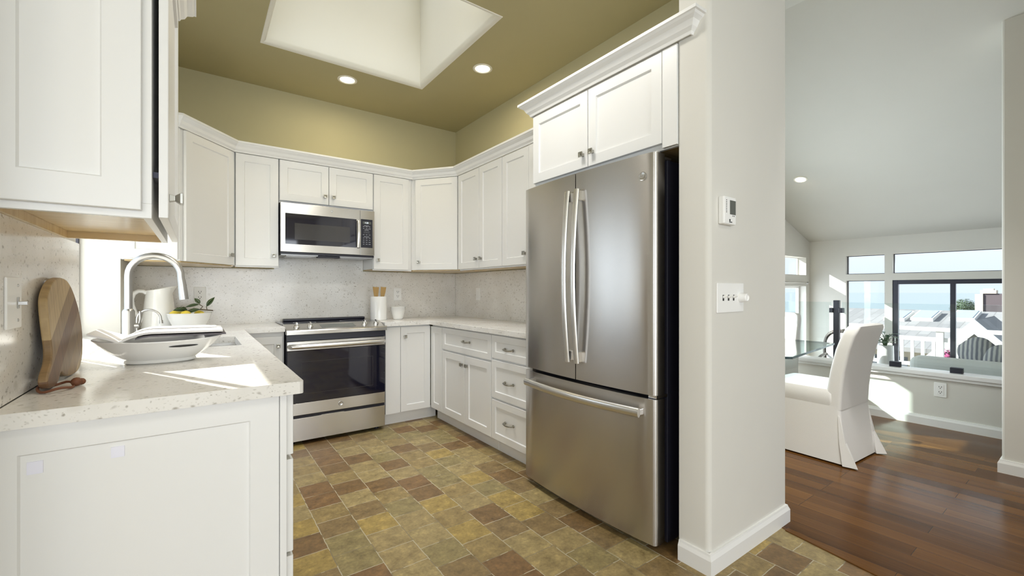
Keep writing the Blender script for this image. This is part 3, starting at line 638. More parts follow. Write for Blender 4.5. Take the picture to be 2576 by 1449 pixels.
for z, ws in ((1.806, (.046,)), (1.797, (.014, .018, .014)), (1.780, (.012, .016, .020)), (1.768, (.036,)), (1.724, (.014, .014, .014)), (1.706, (.050,)), (1.694, (.012, .014, .014)), (1.675, (.013, .016, .010)), (1.656, (.016, .013, .018)), (1.638, (.012, .016, .018))):
    for k_, wd in enumerate(ws):
        x = 1.2455 if len(ws) == 1 else 1.219 + k_*.0265
        g = G(); g.box(x-wd/2, x+wd/2, 3.9905, 3.9912, z-.0018, z+.0018); obj('key_legend', g, M['print'], kp)
g = G(); g.box(.549, 1.314, 4.0, 4.03, 1.520, 1.5345); obj('vent_lip', g, M['black'], t)
g = G(); g.box(.555, 1.310, 4.03, 4.34, 1.512, 1.5345); obj('vent_base', g, M['mwgrey'], t)
for x0, x1 in ((.60, .82), (1.04, 1.26)):
    g = G(); g.box(x0, x1, 4.07, 4.30, 1.508, 1.5119)
    for i in range(9): g.box(x0+.01, x1-.01, 4.085+i*.023, 4.092+i*.023, 1.5065, 1.508)
    obj('grease_filter', g, M['mwgrey'], t)
g = G(); g.box(.84, 1.02, 4.02, 4.10, 1.500, 1.519); obj('lamp_cover', g, M['black'], t, bevel=.004)

# ================================================================== refrigerator
FY0, FY1, FX = 1.235, 2.218, 1.70; fm = (FY0+FY1)/2
t = thing('refrigerator', 'stainless steel french door refrigerator with bottom freezer drawer', 'refrigerator', (2.05, fm, 0))
g = G(); g.box(1.80, 2.335, FY0+.004, FY1-.004, .025, 1.835); obj('cabinet_body', g, M['blackm'], t, bevel=.003)
g = G(); g.box(1.77, 1.80, FY0+.02, FY1-.02, .05, 1.82); obj('door_gasket', g, M['black'], t)
bow = lambda y: FX - .026*(1-((y-fm)/(fm-FY0))**2)
def bowed(y0, y1, z0, z1, rl, rr_):
    g = G(); n = 18; front = []
    for i in range(n+1):
        y = y0+(y1-y0)*i/n; x = bow(y)
        for d, r in ((y-y0, rl), (y1-y, rr_)):
            if r and d < r: x += r-math.sqrt(max(0, r*r-(r-d)**2))
        front.append((x, y))
    if rl: front = [(front[0][0], y0)] + [(bow(y0)+rl-rl*math.sin(R(a)), y0+rl-rl*math.cos(R(a))) for a in (20, 45, 70)] + front[2:]
    if rr_: front = front[:-2] + [(bow(y1)+rr_-rr_*math.sin(R(a)), y1-rr_+rr_*math.cos(R(a))) for a in (70, 45, 20)] + [(front[-1][0], y1)]
    poly = front + [(1.772, y1), (1.772, y0)]
    g.prism(poly, lambda u, v, z: (u, v, z), z0, z1); return g
dl = obj('door', bowed(fm+.003, FY1, .733, 1.858, 0, .02), M['ss_v'], t, smooth=True, label='left fresh food door')
dr = obj('door', bowed(FY0, fm-.003, .733, 1.858, .02, 0), M['ss_v'], t, smooth=True, label='right fresh food door with round emblem')
dw = obj('freezer_drawer', bowed(FY0, FY1, .040, .714, .02, .02), M['ss_v'], t, smooth=True)
for par, y in ((dl, fm+.036), (dr, fm-.036)):
    g = G(); zz0, zz1 = .828, 1.762
    pts = [(bow(y)-.028-.030*math.sin(math.pi*i/16), y, zz0+(zz1-zz0)*i/16) for i in range(17)]
    g.tube(pts, .017, 12, flat=.62); h_ = obj('handle', g, M['ss_bar'], par, smooth=True)
    for za in (zz0+.004, zz1-.06): g = G(); g.box(bow(y)-.030, bow(y)+.003, y-.012, y+.012, za, za+.056); obj('handle_mount', g, M['chrome'], h_, bevel=.003)
ys = [FY0+.06+(FY1-FY0-.12)*i/20 for i in range(21)]
g = G(); g.tube([(bow(y)-.034-.020*math.sin(math.pi*i/20), y, .650) for i, y in enumerate(ys)], .014, 14, flat=1.6); h_ = obj('handle', g, M['ss_bar'], dw, smooth=True)
for ya, yb in ((ys[0], ys[0]+.002), (ys[-1], ys[-1]-.03)): g = G(); g.box(bow(ya)-.034, bow(ya)+.003, yb, yb+.028, .635, .665); obj('handle_mount', g, M['chrome'], h_, bevel=.003)
# hinge caps
for y0, y1, par in ((FY0+.004, FY0+.05, dr), (FY1-.05, FY1-.004, dl)):
    g = G(); g.box(1.745, 1.83, y0, y1, 1.836, 1.848); g.cyl((1.755, (y0+y1)/2, 1.858), (1.755, (y0+y1)/2, 1.872), .012, 12); obj('top_hinge', g, M['nickel'], t, bevel=.002)
g = G(); g.box(1.715, 1.80, FY0+.004, FY0+.05, .7155, .7315); obj('middle_hinge', g, M['chrome'], t, bevel=.002)
ye = 1.235+.065
emblem(frame(bow(ye)+.0005, ye, 1.755, -90) @ Matrix.Rotation(R(2.2), 4, 'Z'), .021, dr)
for y in (FY0+.05, FY1-.05): g = G(); g.cyl((1.79, y-.012, .02), (1.79, y+.012, .02), .02, 14); obj('front_roller', g, M['black'], t)
# reddish underside seen above the refrigerator is the deep cabinet's base; a dark liner panel behind
# ================================================================== outlets and switches
def outlet(T, label, cat='outlet', w_=.082, h_=.128, gang='duplex', name='power_outlet'):
    t = thing(name, label, cat, tuple(T.translation))
    g = G(T); g.box(-w_/2, w_/2, -.006, 0, -h_/2, h_/2); pl = obj('cover_plate', g, M['plastic'], t, bevel=.003)
    if gang == 'duplex':
        g = G(T); g.box(-.022, .022, -.008, -.006, -.044, .044); fc = obj('socket_face', g, M['plastic'], t, bevel=.001)
        g = G(T)
        for dz in (-.022, .022):
            g.box(-.010, -.0065, -.0086, -.0079, dz, dz+.011); g.box(.0065, .010, -.0086, -.0079, dz, dz+.011); g.cyl((0, -.0079, dz-.007), (0, -.0086, dz-.007), .0035, 10)
        obj('socket_slot', g, M['darkslot'], fc)
    return t
outlet(frame(.012, YB-.012, 1.181, 0), 'white double socket on the backsplash above the white bowl')
outlet(frame(1.675, YB-.012, 1.179, 0), 'white double socket on the backsplash beside the utensil crock')
t = outlet(frame(XR-.012, 3.848, 1.179, -90), 'white rocker switch on the right wall backsplash', 'switch', gang='', name='light_switch')
g = G(frame(XR-.012, 3.848, 1.179, -90)); g.box(-.018, .018, -.009, -.006, -.036, .036); obj('rocker', g, M['plastic'], t, bevel=.002)
t = outlet(frame(XL+.012, 1.655, 1.187, 90), 'white toggle switch plate at the near end of left backsplash', 'switch', .11, .132, '', 'light_switch')
g = G(frame(XL+.012, 1.655, 1.187, 90)); g.box(.018, .030, -.008, -.006, -.015, .015); g.box(.020, .028, -.024, -.006, -.006, .004); tgl = obj('toggle', g, M['nickel'], t, bevel=.001)
g = G(frame(XL+.012, 1.655, 1.187, 90))
for dz in (-.045, .045): g = G(frame(XL+.012, 1.655, 1.187, 90)); g.cyl((.024, -.0055, dz), (.024, -.0075, dz), .004, 10); obj('screw', g, M['nickel'], t)
outlet(frame(XL+.012, 1.985, 1.187, 90), 'white socket plate half hidden behind the cutting board')
outlet(frame(5.34, .908, .336, -90), 'white double socket on the low wall below the glass railing')
# thermostat on the pier
T = frame(1.901, 1.02, 1.572, 0)
t = thing('thermostat', 'white wall thermostat with grey screen on the pier', 'thermostat', tuple(T.translation))
g = G(T); g.box(-.052, .052, -.028, 0, -.062, .060); obj('case', g, M['plastic'], t, bevel=.006)
g = G(T); g.box(-.004, .044, -.0292, -.0278, -.018, .044); obj('screen', g, M['lcd'], t)
g = G(T)
for i in range(8): g.box(-.035, -.030, -.0290, -.0278, -.012+i*.0075, -.009+i*.0075)
g.box(.018, .023, -.029, -.0278, -.026, -.022); g.box(.030, .035, -.029, -.0278, -.026, -.022)
obj('vent_hole', g, M['darkslot'], t)
g = G(T); g.cyl((-.005, -.0278, -.044), (-.005, -.0292, -.044), .005, 12); g.box(-.010, .014, -.029, -.0278, -.054, -.050); obj('maker_mark', g, M['darkslot'], t)
# switch plate with three toggles and a dimmer
T = frame(1.947, 1.02, 1.186, 0)
t = thing('light_switch', 'wide white plate with three toggles and round dimmer on the pier', 'switch', tuple(T.translation))
g = G(T); g.box(-.115, .115, -.007, 0, -.066, .066); obj('cover_plate', g, M['plastic'], t, bevel=.003)
for x in (-.066, -.022, .022):
    g = G(T); g.box(x-.006, x+.006, -.0078, -.0069, -.013, .013); sl_ = obj('toggle_slot', g, M['darkslot'], t)
    g = G(T); g.rings([[(x-.005, -.007, -.002), (x+.005, -.007, -.002), (x+.005, -.007, .009), (x-.005, -.007, .009)], [(x-.004, -.026, .006), (x+.004, -.026, .006), (x+.004, -.026, .014), (x-.004, -.026, .014)]]); obj('toggle', g, M['plastic'], t, bevel=.001)
g = G(T @ Matrix.Translation((.082, -.007, 0)) @ Matrix.Rotation(R(90), 4, 'X')); g.lathe([(.022, 0), (.022, .010), (.020, .014), (.0185, .030), (.015, .033), (.013, .029), (.002, .029)], n=28); obj('dimmer_knob', g, M['plastic'], t, smooth=True)
# ================================================================== recessed lamps
def can_light(x, y, z, label, power, r=.078, tilt=0):
    T = Matrix.Translation((x, y, z)) @ Matrix.Rotation(tilt, 4, 'Y')
    t = thing('recessed_light', label, 'ceiling light', (x, y, z))
    g = G(T); g.lathe([(r, .0), (r, -.004), (r*.8, -.006), (r*.74, -.002), (r*.70, .0)], n=36, cap0=False, cap1=False); obj('trim_ring', g, M['rim'], t, smooth=True)
    g = G(T); g.lathe([(r*.72, -.0025), (.001, -.0025)], n=32, cap0=False, cap1=False); obj('lens', g, M['lamp'], t, smooth=True)
    l = bpy.data.lights.new('lamp_light', 'AREA'); l.shape = 'DISK'; l.size = r*1.4; l.energy = power; l.color = (1, .84, .56); l.spread = R(175)
    o = bpy.data.objects.new('lamp_light', l); COL.objects.link(o); o.parent = t; o.location = (0, 0, -.012)
    return t
can_light(1.024, 3.80, HC, 'lit recessed ceiling light nearest the back wall', 3.5)
can_light(1.853, 2.973, HC, 'lit recessed ceiling light above the right-hand cabinets', 3.5)
zc_ = lambda x: 1.91 + (LX+.15-x)*(1.383/(LX+.15-3.52))
can_light(5.83, 2.20, zc_(5.83)-.004, 'lit recessed light in the sloping living room ceiling', 3, .07, math.atan(1.383/(LX+.15-3.52)))

# ================================================================== things on the worktops
# ---- cutting board leaning on the left splashback
OUT = [(2.021,1.262),(1.959,1.257),(1.905,1.244),(1.863,1.224),(1.828,1.197),(1.819,1.171),(1.818,1.144),(1.818,1.109),(1.821,1.076),(1.824,1.049),(1.815,1.026),(1.799,1.007),(1.771,.993),(1.749,.979),(1.738,.961),(1.749,.946),(1.778,.940),(1.82,.940),(1.854,.946),(1.879,.961),(1.897,.971),(1.926,.955),(1.977,.942),(2.038,.9385),(2.1,.9385),(2.147,.946),(2.194,.974),(2.218,1.001),(2.238,1.052),(2.239,1.109),(2.213,1.162),(2.178,1.203),(2.137,1.235),(2.089,1.255)]
for _ in range(2):   # round the traced outline
    OUT = [q for a_, b_ in zip(OUT, OUT[1:]+OUT[:1]) for q in ((a_[0]*.75+b_[0]*.25, a_[1]*.75+b_[1]*.25), (a_[0]*.25+b_[0]*.75, a_[1]*.25+b_[1]*.75))]
n = N('striped_board_wood'); mp_ = n.pos(rot=(R(62), 0, 0)); s_ = n.n('SeparateXYZ'); n.l(mp_, s_.inputs[0])
fl = n.math('MODULO', n.math('ADD', n.math('MULTIPLY', n.math('FLOOR', n.math('MULTIPLY_ADD', s_.outputs[1], 17, .3)), .379), 10.2), 1.0)
pal = n.ramp(fl, [(0, (.23, .145, .065)), (.2, (.40, .285, .14)), (.4, (.13, .065, .028)), (.55, (.43, .31, .155)), (.75, (.19, .125, .07)), (1, (.32, .21, .10))], 'CONSTANT')
kk = n.noise(n.pos(rot=(R(62), 0, 0), scale=(8, 60, 6)), 1, 4, .65); M['board'] = n.set(n.mix(.7, pal, n.ramp(kk.outputs[0], [(.3, (.3, .28, .26)), (.5, (.5, .5, .5)), (.7, (.62, .62, .62))]), 'OVERLAY'), .5)
t = thing('cutting_board', 'oval wooden cutting board with handle leaning on the left backsplash', 'cutting board', (-.34, 1.98, ZC+.003))
px_ = lambda z: -.338 - (z-.935)*.075
g = G(); g.prism(OUT, lambda u, v, k_: (px_(v)-k_, u, v), 0, .020); obj('board', g, M['board'], t, bevel=.004)
loop = [(-.33+.035*math.sin(a), 1.775+.062*math.cos(a), ZC+.008+.004*math.sin(3*a)) for a in [2*math.pi*i/20 for i in range(20)]]
g = G(); g.tube(loop, .0035, 8, closed=True); g.ball((-.292, 1.80, ZC+.014), .013, 12); g.ball((-.283, 1.812, ZC+.012), .010, 12); obj('leather_cord', g, M['leather'], t, smooth=True)
# ---- oval dish
dc = (-.120, 2.245)
t = thing('serving_dish', 'long white ceramic serving dish with slot handles on the peninsula worktop', 'dish', (dc[0], dc[1], ZC))
g = G(); prof = [(.52, .0), (.56, .004), (.545, .014), (.60, .022), (.76, .046), (.88, .070), (1.0, .087), (1.0, .0905), (.985, .091), (.86, .074), (.72, .050), (.55, .030), (.02, .026)]
ell = lambda r, z, k_: (dc[0]+.205*r*(abs(math.cos(k_))**.85)*(1 if math.cos(k_) > 0 else -1), dc[1]+.145*r*(abs(math.sin(k_))**.9)*(1 if math.sin(k_) > 0 else -1), ZC+z+(.010*math.cos(k_)**2 if r > .9 else 0))
g.rings([[ell(r, z, 2*math.pi*i/56) for i in range(56)] for r, z in prof]); dish = obj('bowl', g, M['ceramic'], t, smooth=True)
g = G()
pts = [(dc[0]+.05+.045*math.cos(a), 0, .072+.006*math.sin(a)) for a in [2*math.pi*i/20 for i in range(20)]]
def on_side(x, dz):   # point on the near outside of the dish at height dz
    r = .76+(dz-.046)/.024*.12 if dz < .07 else .88+(dz-.07)/.017*.12
    c_ = min(1, abs((x-dc[0])/(.205*r))**(1/.85)); s__ = math.sqrt(1-c_*c_); return (x, dc[1]-.145*r*(s__**.9)-.0022, ZC+dz)
g.rings([[on_side(dc[0]+.075+.046*k_*math.cos(a), .0680+.0042*k_*math.sin(a)) for a in [2*math.pi*i/24 for i in range(24)]] for k_ in (1, .02)], True, False, True); obj('handle_slot', g, M['darkslot'], t, label='dark slot handle')
# ---- open magazine lying in the dish
t = thing('open_magazine', 'open white magazine with curling pages lying in the serving dish', 'magazine', (dc[0], dc[1]+.02, ZC+.09))
def page(u0, u1, hfun, vfun, zoff, th=.004, n=14):
    g = G(); rings = []
    for i in range(n+1):
        u = u0+(u1-u0)*i/n; z = hfun(u)+zoff
        rings.append([(u, vfun(u)[0], z-th), (u, vfun(u)[1], z), (u, vfun(u)[1], z+th), (u, vfun(u)[0], z+.003)])
    g.rings([[(a[0], a[1], a[2]) for a in r] for r in rings]); return g
sp = dc[0]-.115
vf = lambda u: (dc[1]-.115+.05*(u-sp), dc[1]+.125+.05*(u-sp))
hl = lambda u: ZC+.092+.040*min(1, max(0, (sp-u)/.10))**.8
hr = lambda u: ZC+.094+.030*math.sin(min(1, max(0, (u-sp)/.09))*math.pi*.5)-.004*max(0, (u-sp-.09)/.25)
obj('left_page', page(sp-.085, sp, hl, vf, 0), M['paper'], t, smooth=True)
obj('right_page', page(sp, sp+.318, hr, vf, 0, .005), M['paper'], t, smooth=True)
vf2 = lambda u: (dc[1]-.120+.05*(u-sp), dc[1]+.12+.05*(u-sp))
obj('cover', page(sp+.045, sp+.328, lambda u: hr(u)-.013, vf2, 0, .0025), M['ink'], t, smooth=True, label='dark printed cover showing below the pages')
obj('loose_page', page(sp+.03, sp+.30, lambda u: hr(u)+.006, lambda u: (dc[1]+.01+.05*(u-sp), dc[1]+.14+.05*(u-sp)), 0, .001), M['paper'], t, smooth=True)
# ---- pitcher
pc = (-.222, 3.93)
t = thing('water_pitcher', 'tall white ceramic pitcher with big loop handle near the back corner', 'pitcher', (pc[0], pc[1], ZC))
g = G(); n_ = 40; prof = [(.094, 0), (.100, .006), (.099, .03), (.093, .10), (.083, .19), (.076, .25), (.075, .272)]
rings = [[(pc[0]+r*math.cos(a), pc[1]+r*math.sin(a), ZC+z) for a in [2*math.pi*i/n_ for i in range(n_)]] for r, z in prof]
def lip(r, z0, inner=0):
    o_ = []
    for i in range(n_):
        a = 2*math.pi*i/n_; k_ = max(0, math.cos(a))**6; b_ = (1+math.cos(a))/2
        rr2 = r+.028*k_-inner; o_.append((pc[0]+rr2*math.cos(a), pc[1]+rr2*math.sin(a), ZC+z0+.030*b_**1.5))
    return o_
rings += [lip(.076, .280), lip(.077, .283, .004), lip(.075, .270, .008)] + [[(pc[0]+r*math.cos(a), pc[1]+r*math.sin(a), ZC+z) for a in [2*math.pi*i/n_ for i in range(n_)]] for r, z in ((.069, .25), (.085, .05), (.01, .04))]
g.rings(rings); obj('jug', g, M['ceramic'], t, smooth=True)
hp = [(-.070, .262), (-.088, .278), (-.115, .280), (-.142, .262), (-.154, .225), (-.150, .18), (-.135, .135), (-.115, .10), (-.092, .075), (-.086, .05)]
g = G(); g.tube([(pc[0]+a*.95, pc[1]-.02, ZC+b) for a, b in hp], .014, 12, rs=[.012, .014, .015, .016, .016, .0155, .015, .014, .013, .008]); obj('handle', g, M['ceramic'], t, smooth=True)
# ---- bowl of lemons
bc = (-.048, 3.78)
t = thing('fruit_bowl', 'white flared ceramic bowl of lemons beside the pitcher', 'bowl', (bc[0], bc[1], ZC))
g = G(); g.lathe([(.072, 0), (.077, .004), (.095, .035), (.117, .085), (.129, .124), (.132, .127), (.128, .127), (.113, .085), (.088, .03), (.01, .02)], (bc[0], bc[1], ZC), 48); obj('bowl_body', g, M['ceramic'], t, smooth=True)
LE = [(-.074, .0, .118, .35), (-.02, -.055, .116, 1.2), (.055, .01, .112, 2.1), (-.03, .06, .116, -.5), (.02, .0, .075, .2)]
for i, (dx, dy, dz, ro) in enumerate(LE):
    c_ = Vector((bc[0]+dx, bc[1]+dy, ZC+dz)); g = G(Matrix.Translation(c_) @ Matrix.Rotation(ro, 4, 'Z'))
    g.rings([[(x, r*math.cos(a), r*math.sin(a)) for a in [2*math.pi*k_/18 for k_ in range(18)]] for x, r in ((-.044, .002), (-.041, .006), (-.034, .016), (-.02, .026), (0, .030), (.02, .026), (.034, .016), (.040, .007), (.045, .002))])
    lab = ['lemon at the pitcher side of the white bowl', 'lemon at the near rim of the white bowl', 'lemon under the leafy sprig in the white bowl', 'lemon at the far rim of the white bowl', 'lemon buried low in the middle of the white bowl'][i]
    single('lemon', g, M['lemon'], lab, 'lemon', 'lemons in the white bowl', base=tuple(c_ - Vector((0, 0, .03))), smooth=True)
t = thing('lemon_sprig', 'leafy lemon twig lying across the bowl of lemons', 'twig', (bc[0], bc[1], ZC+.13))
g = G(); tw = [(bc[0]-.07, bc[1]-.03, ZC+.165), (bc[0]-.02, bc[1]-.03, ZC+.142), (bc[0]+.06, bc[1]-.02, ZC+.150), (bc[0]+.135, bc[1]-.01, ZC+.140)]
g.tube(tw, .004, 8); g.tube([tw[2], (bc[0]+.075, bc[1]-.01, ZC+.17), (bc[0]+.055, bc[1], ZC+.185)], .0028, 8); g.tube([(bc[0]+.10, bc[1]-.01, ZC+.146), (bc[0]+.095, bc[1], ZC+.17)], .0025, 8); obj('stem', g, M['twig'], t, smooth=True)
def leaf(par, p, d, L, wd, up=(0, 0, 1), m='leaf'):
    d = Vector(d).normalized(); s__ = d.cross(Vector(up)).normalized(); u_ = s__.cross(d); p = Vector(p); g = G()
    L_, C_, R_ = [], [], []
    for i in range(9):
        k_ = i/8; h = wd*math.sin(math.pi*k_**.85)*.5; q = p+d*L*k_+u_*(-.12*L*k_*k_)
        L_.append(q+s__*h+u_*h*.35); C_.append(q); R_.append(q-s__*h+u_*h*.35)
    for a_, b_ in ((L_, C_), (C_, R_)):
        va = [g.v(x) for x in a_]; vb = [g.v(x) for x in b_]
        for i in range(8): g.f([va[i], va[i+1], vb[i+1], vb[i]])
    o = obj('leaf', g, M[m], par, smooth=True, fix=False); md_ = o.modifiers.new('thickness', 'SOLIDIFY'); md_.thickness = .0012; return o
for p, d, L, wd in (((bc[0]+.056, bc[1], ZC+.185), (-1, 0, -.15), .085, .026), ((bc[0]+.058, bc[1], ZC+.188), (-.6, .3, .9), .055, .030), ((bc[0]+.096, bc[1], ZC+.168), (.65, .1, 1), .085, .032), ((bc[0]+.06, bc[1]-.03, ZC+.152), (-1, -.1, -.22), .10, .034), ((bc[0]-.02, bc[1]-.04, ZC+.150), (-.9, -.2, .05), .07, .04), ((bc[0]-.01, bc[1]-.03, ZC+.145), (-.5, -.6, .35), .06, .034)): leaf(t, p, d, L, wd, (0, -.7, .7))
# ---- utensil crock
cc = (1.405, 4.135)
t = thing('utensil_crock', 'tall white glazed crock holding wooden spatulas right of the range', 'crock', (cc[0], cc[1], ZC))
g = G(); g.lathe([(.072, 0), (.076, .004), (.076, .222), (.074, .225), (.071, .222), (.070, .02), (.01, .016)], (cc[0], cc[1], ZC), 40); obj('jar', g, M['ceramic'], t, smooth=True)
for i, (x0, x1, tw_, lab) in enumerate(((-.02, -.028, .042, 'wooden spatula standing straight in the white crock'), (.012, .050, .040, 'wooden spatula leaning toward the wall socket in the white crock'))):
    def sp_pt(k_, s__, y): x = cc[0]+x0+(x1-x0)*(k_/.30); return (x+s__, cc[1]+y, ZC+.03+k_)
    g = G(); prof = [(0, .006), (.12, .006), (.17, .008), (.20, .019), (.235, .024), (.285, .030 if i == 0 else .026)]
    g.rings([[sp_pt(k_, -h, -.003), sp_pt(k_, h, -.003), sp_pt(k_+(-.006 if k_ > .28 else 0), h, .003), sp_pt(k_+(.004 if k_ > .28 else 0), -h, .003)] for k_, h in prof])
    single('wooden_spatula', g, M['spoonwood'], lab, 'spatula', 'wooden spatulas in the crock', base=(cc[0]+x0, cc[1], ZC+.03), bevel=.001)
# ---- nested bowls
for i in range(4):
    c_ = (1.595, 4.125, ZC+i*.0095); g = G()
    g.lathe(([(.038, 0), (.046, .004), (.060, .045)] if i == 0 else [(.02, .040), (.0585, .0455)]) + [(.0695, .085), (.0745, .094), (.0735, .0945), (.069, .0845), (.058, .0455), (.02, .0385 if i else .025)], c_, 36)
    single('small_bowl', g, M['ceramic'], ['bottom small white bowl of the nested stack', 'second small white bowl up in the nested stack', 'third small white bowl up in the nested stack', 'topmost small white bowl of the nested stack'][i], 'bowl', 'nested small white bowls', base=c_, smooth=True)

# ================================================================== dining room
def slip_chair(label):
    """Slipcovered chair; local origin under its middle, facing +y."""
    t = thing('dining_chair', label, 'chair', (0, 0, 0))
    def rr_(x, y0, y1, z, n=6, r=.03):
        o_ = []
        for cx, cy, a0 in ((x-r, y1-r, 0), (-x+r, y1-r, 90), (-x+r, y0+r, 180), (x-r, y0+r, 270)):
            for k_ in range(n): a = R(a0+90*k_/(n-1)); o_.append((cx+r*math.cos(a), cy+r*math.sin(a), z))
        return o_
    g = G(); rings = []
    for z, x, y0, y1, r in ((.012, .268, -.285, .285, .012), (.10, .262, -.270, .280, .015), (.25, .254, -.248, .275, .02), (.40, .25, -.236, .272, .022)): rings.append(rr_(x, y0, y1, z, 6, r))
    g.rings(rings); obj('skirt', g, M['linen'], t, smooth=True)
    for sx2 in (-1, 1):   # kick pleats at the two back corners
        g = G(); P_ = lambda z, x, y: (sx2*x, y, z)
        g.rings([[P_(.34, .246, -.238), P_(.34, .252, -.232), P_(.34, .254, -.224), P_(.34, .244, -.228)], [P_(.16, .232, -.27), P_(.16, .262, -.272), P_(.16, .268, -.238), P_(.16, .246, -.246)], [P_(.008, .205, -.300), P_(.008, .262, -.345), P_(.008, .283, -.262), P_(.008, .25, -.262)]]); obj('kick_pleat', g, M['linen'], t)
    g = G(); g.rings([rr_(.25, -.20, .272, .40, 6, .03), rr_(.255, -.20, .282, .43, 6, .03), rr_(.256, -.20, .284, .485, 6, .035), rr_(.245, -.19, .274, .512, 6, .04), rr_(.18, -.15, .20, .522, 6, .05)]); obj('seat', g, M['linen'], t, smooth=True)
    g = G(); rings = []
    for z, yb, yf, x in ((.38, -.240, -.150, .25), (.50, -.246, -.150, .25), (.65, -.262, -.172, .25), (.80, -.292, -.205, .25), (.90, -.322, -.238, .248), (.945, -.338, -.256, .238), (.968, -.342, -.268, .215), (.976, -.335, -.285, .18)): rings.append(rr_(x, yb, yf, z, 6, .022))
    g.rings(rings); obj('backrest', g, M['linen'], t, smooth=True)
    return t
ch = slip_chair('white slipcovered dining chair with its back to the kitchen, near the low wall socket'); ch.location = (3.885, 1.345, .002); ch.rotation_euler = (0, 0, R(-3))
ch['label'] = 'white slipcovered dining chair in full view on the dark wood floor'
dup(ch, (4.945, 2.22, .002), 'white slipcovered dining chair at the far end of the glass table', R(90))
t = thing('dining_table', 'glass topped dining table with dark edge beside the slipcovered chairs', 'table', (4.45, 2.05, 0))
poly = [(3.715, 1.52), (3.765, 1.475), (5.09, 1.62), (5.09, 2.56), (3.715, 2.56)]
g = G(); g.prism(poly, lambda u, v, z: (u, v, z), .682, .700); tt = obj('table_top', g, M['tableglass'], t)
P2 = [(u, v) for u, v in poly]; g = G()
cx, cy = 4.4, 2.05
g.rings([[(u, v, z) for u, v in P2] for z in (.6815, .7005)], True, False, False); obj('glass_edge', g, M['glassedge'], tt)
for x in (4.15, 4.72):
    g = G(); g.box(x-.05, x+.05, 1.93, 2.25, .04, .681); g.box(x-.07, x+.07, 1.85, 2.33, .002, .04); obj('pedestal', g, M['cabtrim'], t, bevel=.006)
# ================================================================== living room (lower floor at -.35)
LF = -.35
t = thing('armchair', 'carved dark wood armchair with pale buttoned back below the window wall', 'armchair', (6.73, 2.10, LF))
def oval(y0, y1, z0, z1, n=28):
    cy_, cz_ = (y0+y1)/2, (z0+z1)/2; o_ = []
    for i in range(n):
        a = 2*math.pi*i/n; c_, s__ = math.cos(a), math.sin(a)
        o_.append((cy_+(y1-y0)/2*abs(c_)**.6*(1 if c_ > 0 else -1), cz_+(z1-z0)/2*abs(s__)**.7*(1 if s__ > 0 else -1)))
    return o_
g = G(); ov = oval(1.81, 2.30, .13, .68); g.tube([(6.90-.05*(z-.1), y, z) for y, z in ov], .026, 8, closed=True); obj('back_frame', g, M['darkwood'], t, smooth=True)
g = G(); ov = oval(1.83, 2.28, .15, .66)
g.rings([[(6.92-.05*(z-.1), y, z) for y, z in ov], [(6.88-.05*(z-.1), y, z) for y, z in ov], [(6.84-.05*(z-.1), 2.055+(y-2.055)*.8, .405+(z-.405)*.8) for y, z in ov]]); obj('back_cushion', g, M['sofa'], t, smooth=True)
g = G(); g.box(6.44, 6.90, 1.81, 2.30, LF+.33, LF+.47); obj('seat', g, M['sofa'], t, bevel=.03, seg=3)
for x in (6.48, 6.86):
    for y in (1.85, 2.26):
        g = G(); g.tube([(x, y, LF+.33), (x, y, LF+.2), (x-.01, y, LF)], .02, 8, rs=[.026, .02, .014]); obj('leg', g, M['darkwood'], t, smooth=True)
for y in (1.83, 2.28):
    g = G(); g.tube([(6.88, y, LF+.72), (6.68, y, LF+.70), (6.53, y, LF+.66), (6.51, y, LF+.47)], .018, 8); obj('arm', g, M['darkwood'], t, smooth=True)
t = thing('side_table', 'small dark side table in front of the carved armchair', 'table', (5.95, 2.15, LF))
g = G(); g.box(5.75, 6.15, 1.92, 2.36, LF+.50, LF+.53); obj('table_top', g, M['darkwood'], t, bevel=.004)
for x in (5.78, 6.12):
    for y in (1.95, 2.33):
        g = G(); g.box(x-.015, x+.015, y-.015, y+.015, LF, LF+.50); obj('leg', g, M['darkwood'], t)
g = G(); g.box(5.77, 6.13, 1.94, 2.34, LF+.12, LF+.135); obj('shelf', g, M['darkwood'], t)
def plant(label, x, y, z0, pot_h, pot_r, leaves, spread, height, m, cat='potted plant', name='potted_plant'):
    t = thing(name, label, cat, (x, y, z0))
    g = G(); g.lathe([(pot_r*.62, 0), (pot_r*.7, .01), (pot_r*1.0, pot_h*.75), (pot_r*.95, pot_h), (pot_r*.86, pot_h), (pot_r*.8, pot_h-.03), (.01, pot_h-.03)], (x, y, z0), 28); obj('pot', g, M['ceramic'], t, smooth=True)
    rs_ = random.Random(int(x*100)); g = G()
    for i in range(leaves):
        a = rs_.uniform(0, 6.28); k_ = rs_.uniform(.2, 1); h = rs_.uniform(.2, 1)*height
        tip = (x+spread*k_*math.cos(a), y+spread*k_*math.sin(a), z0+pot_h+h)
        g.tube([(x, y, z0+pot_h-.04), (x+spread*k_*.5*math.cos(a), y+spread*k_*.5*math.sin(a), z0+pot_h+h*.7), tip], .003, 5)
        P_ = Vector(tip); d = Vector((math.cos(a), math.sin(a), rs_.uniform(-.5, .6))).normalized(); s__ = d.cross(Vector((0, 0, 1))).normalized(); L = rs_.uniform(.07, .11)
        vs_ = [g.v(P_+d*L*q+s__*L*ww+Vector((0, 0, -.2*L*q*q))) for q, ww in ((0, 0), (.3, .26), (.65, .28), (1, 0), (.65, -.28), (.3, -.26))]; g.f(vs_)
    o = obj('foliage', g, M[m], t, fix=False); return t
plant('leafy green plant in a tall white pot beside the sliding door', 7.2, 1.737, LF, .86, .085, 34, .10, .17, 'leaf2')
M['leafgrey'] = paint('grey_green_leaf', (.12, .15, .13), .6, .3, 10)
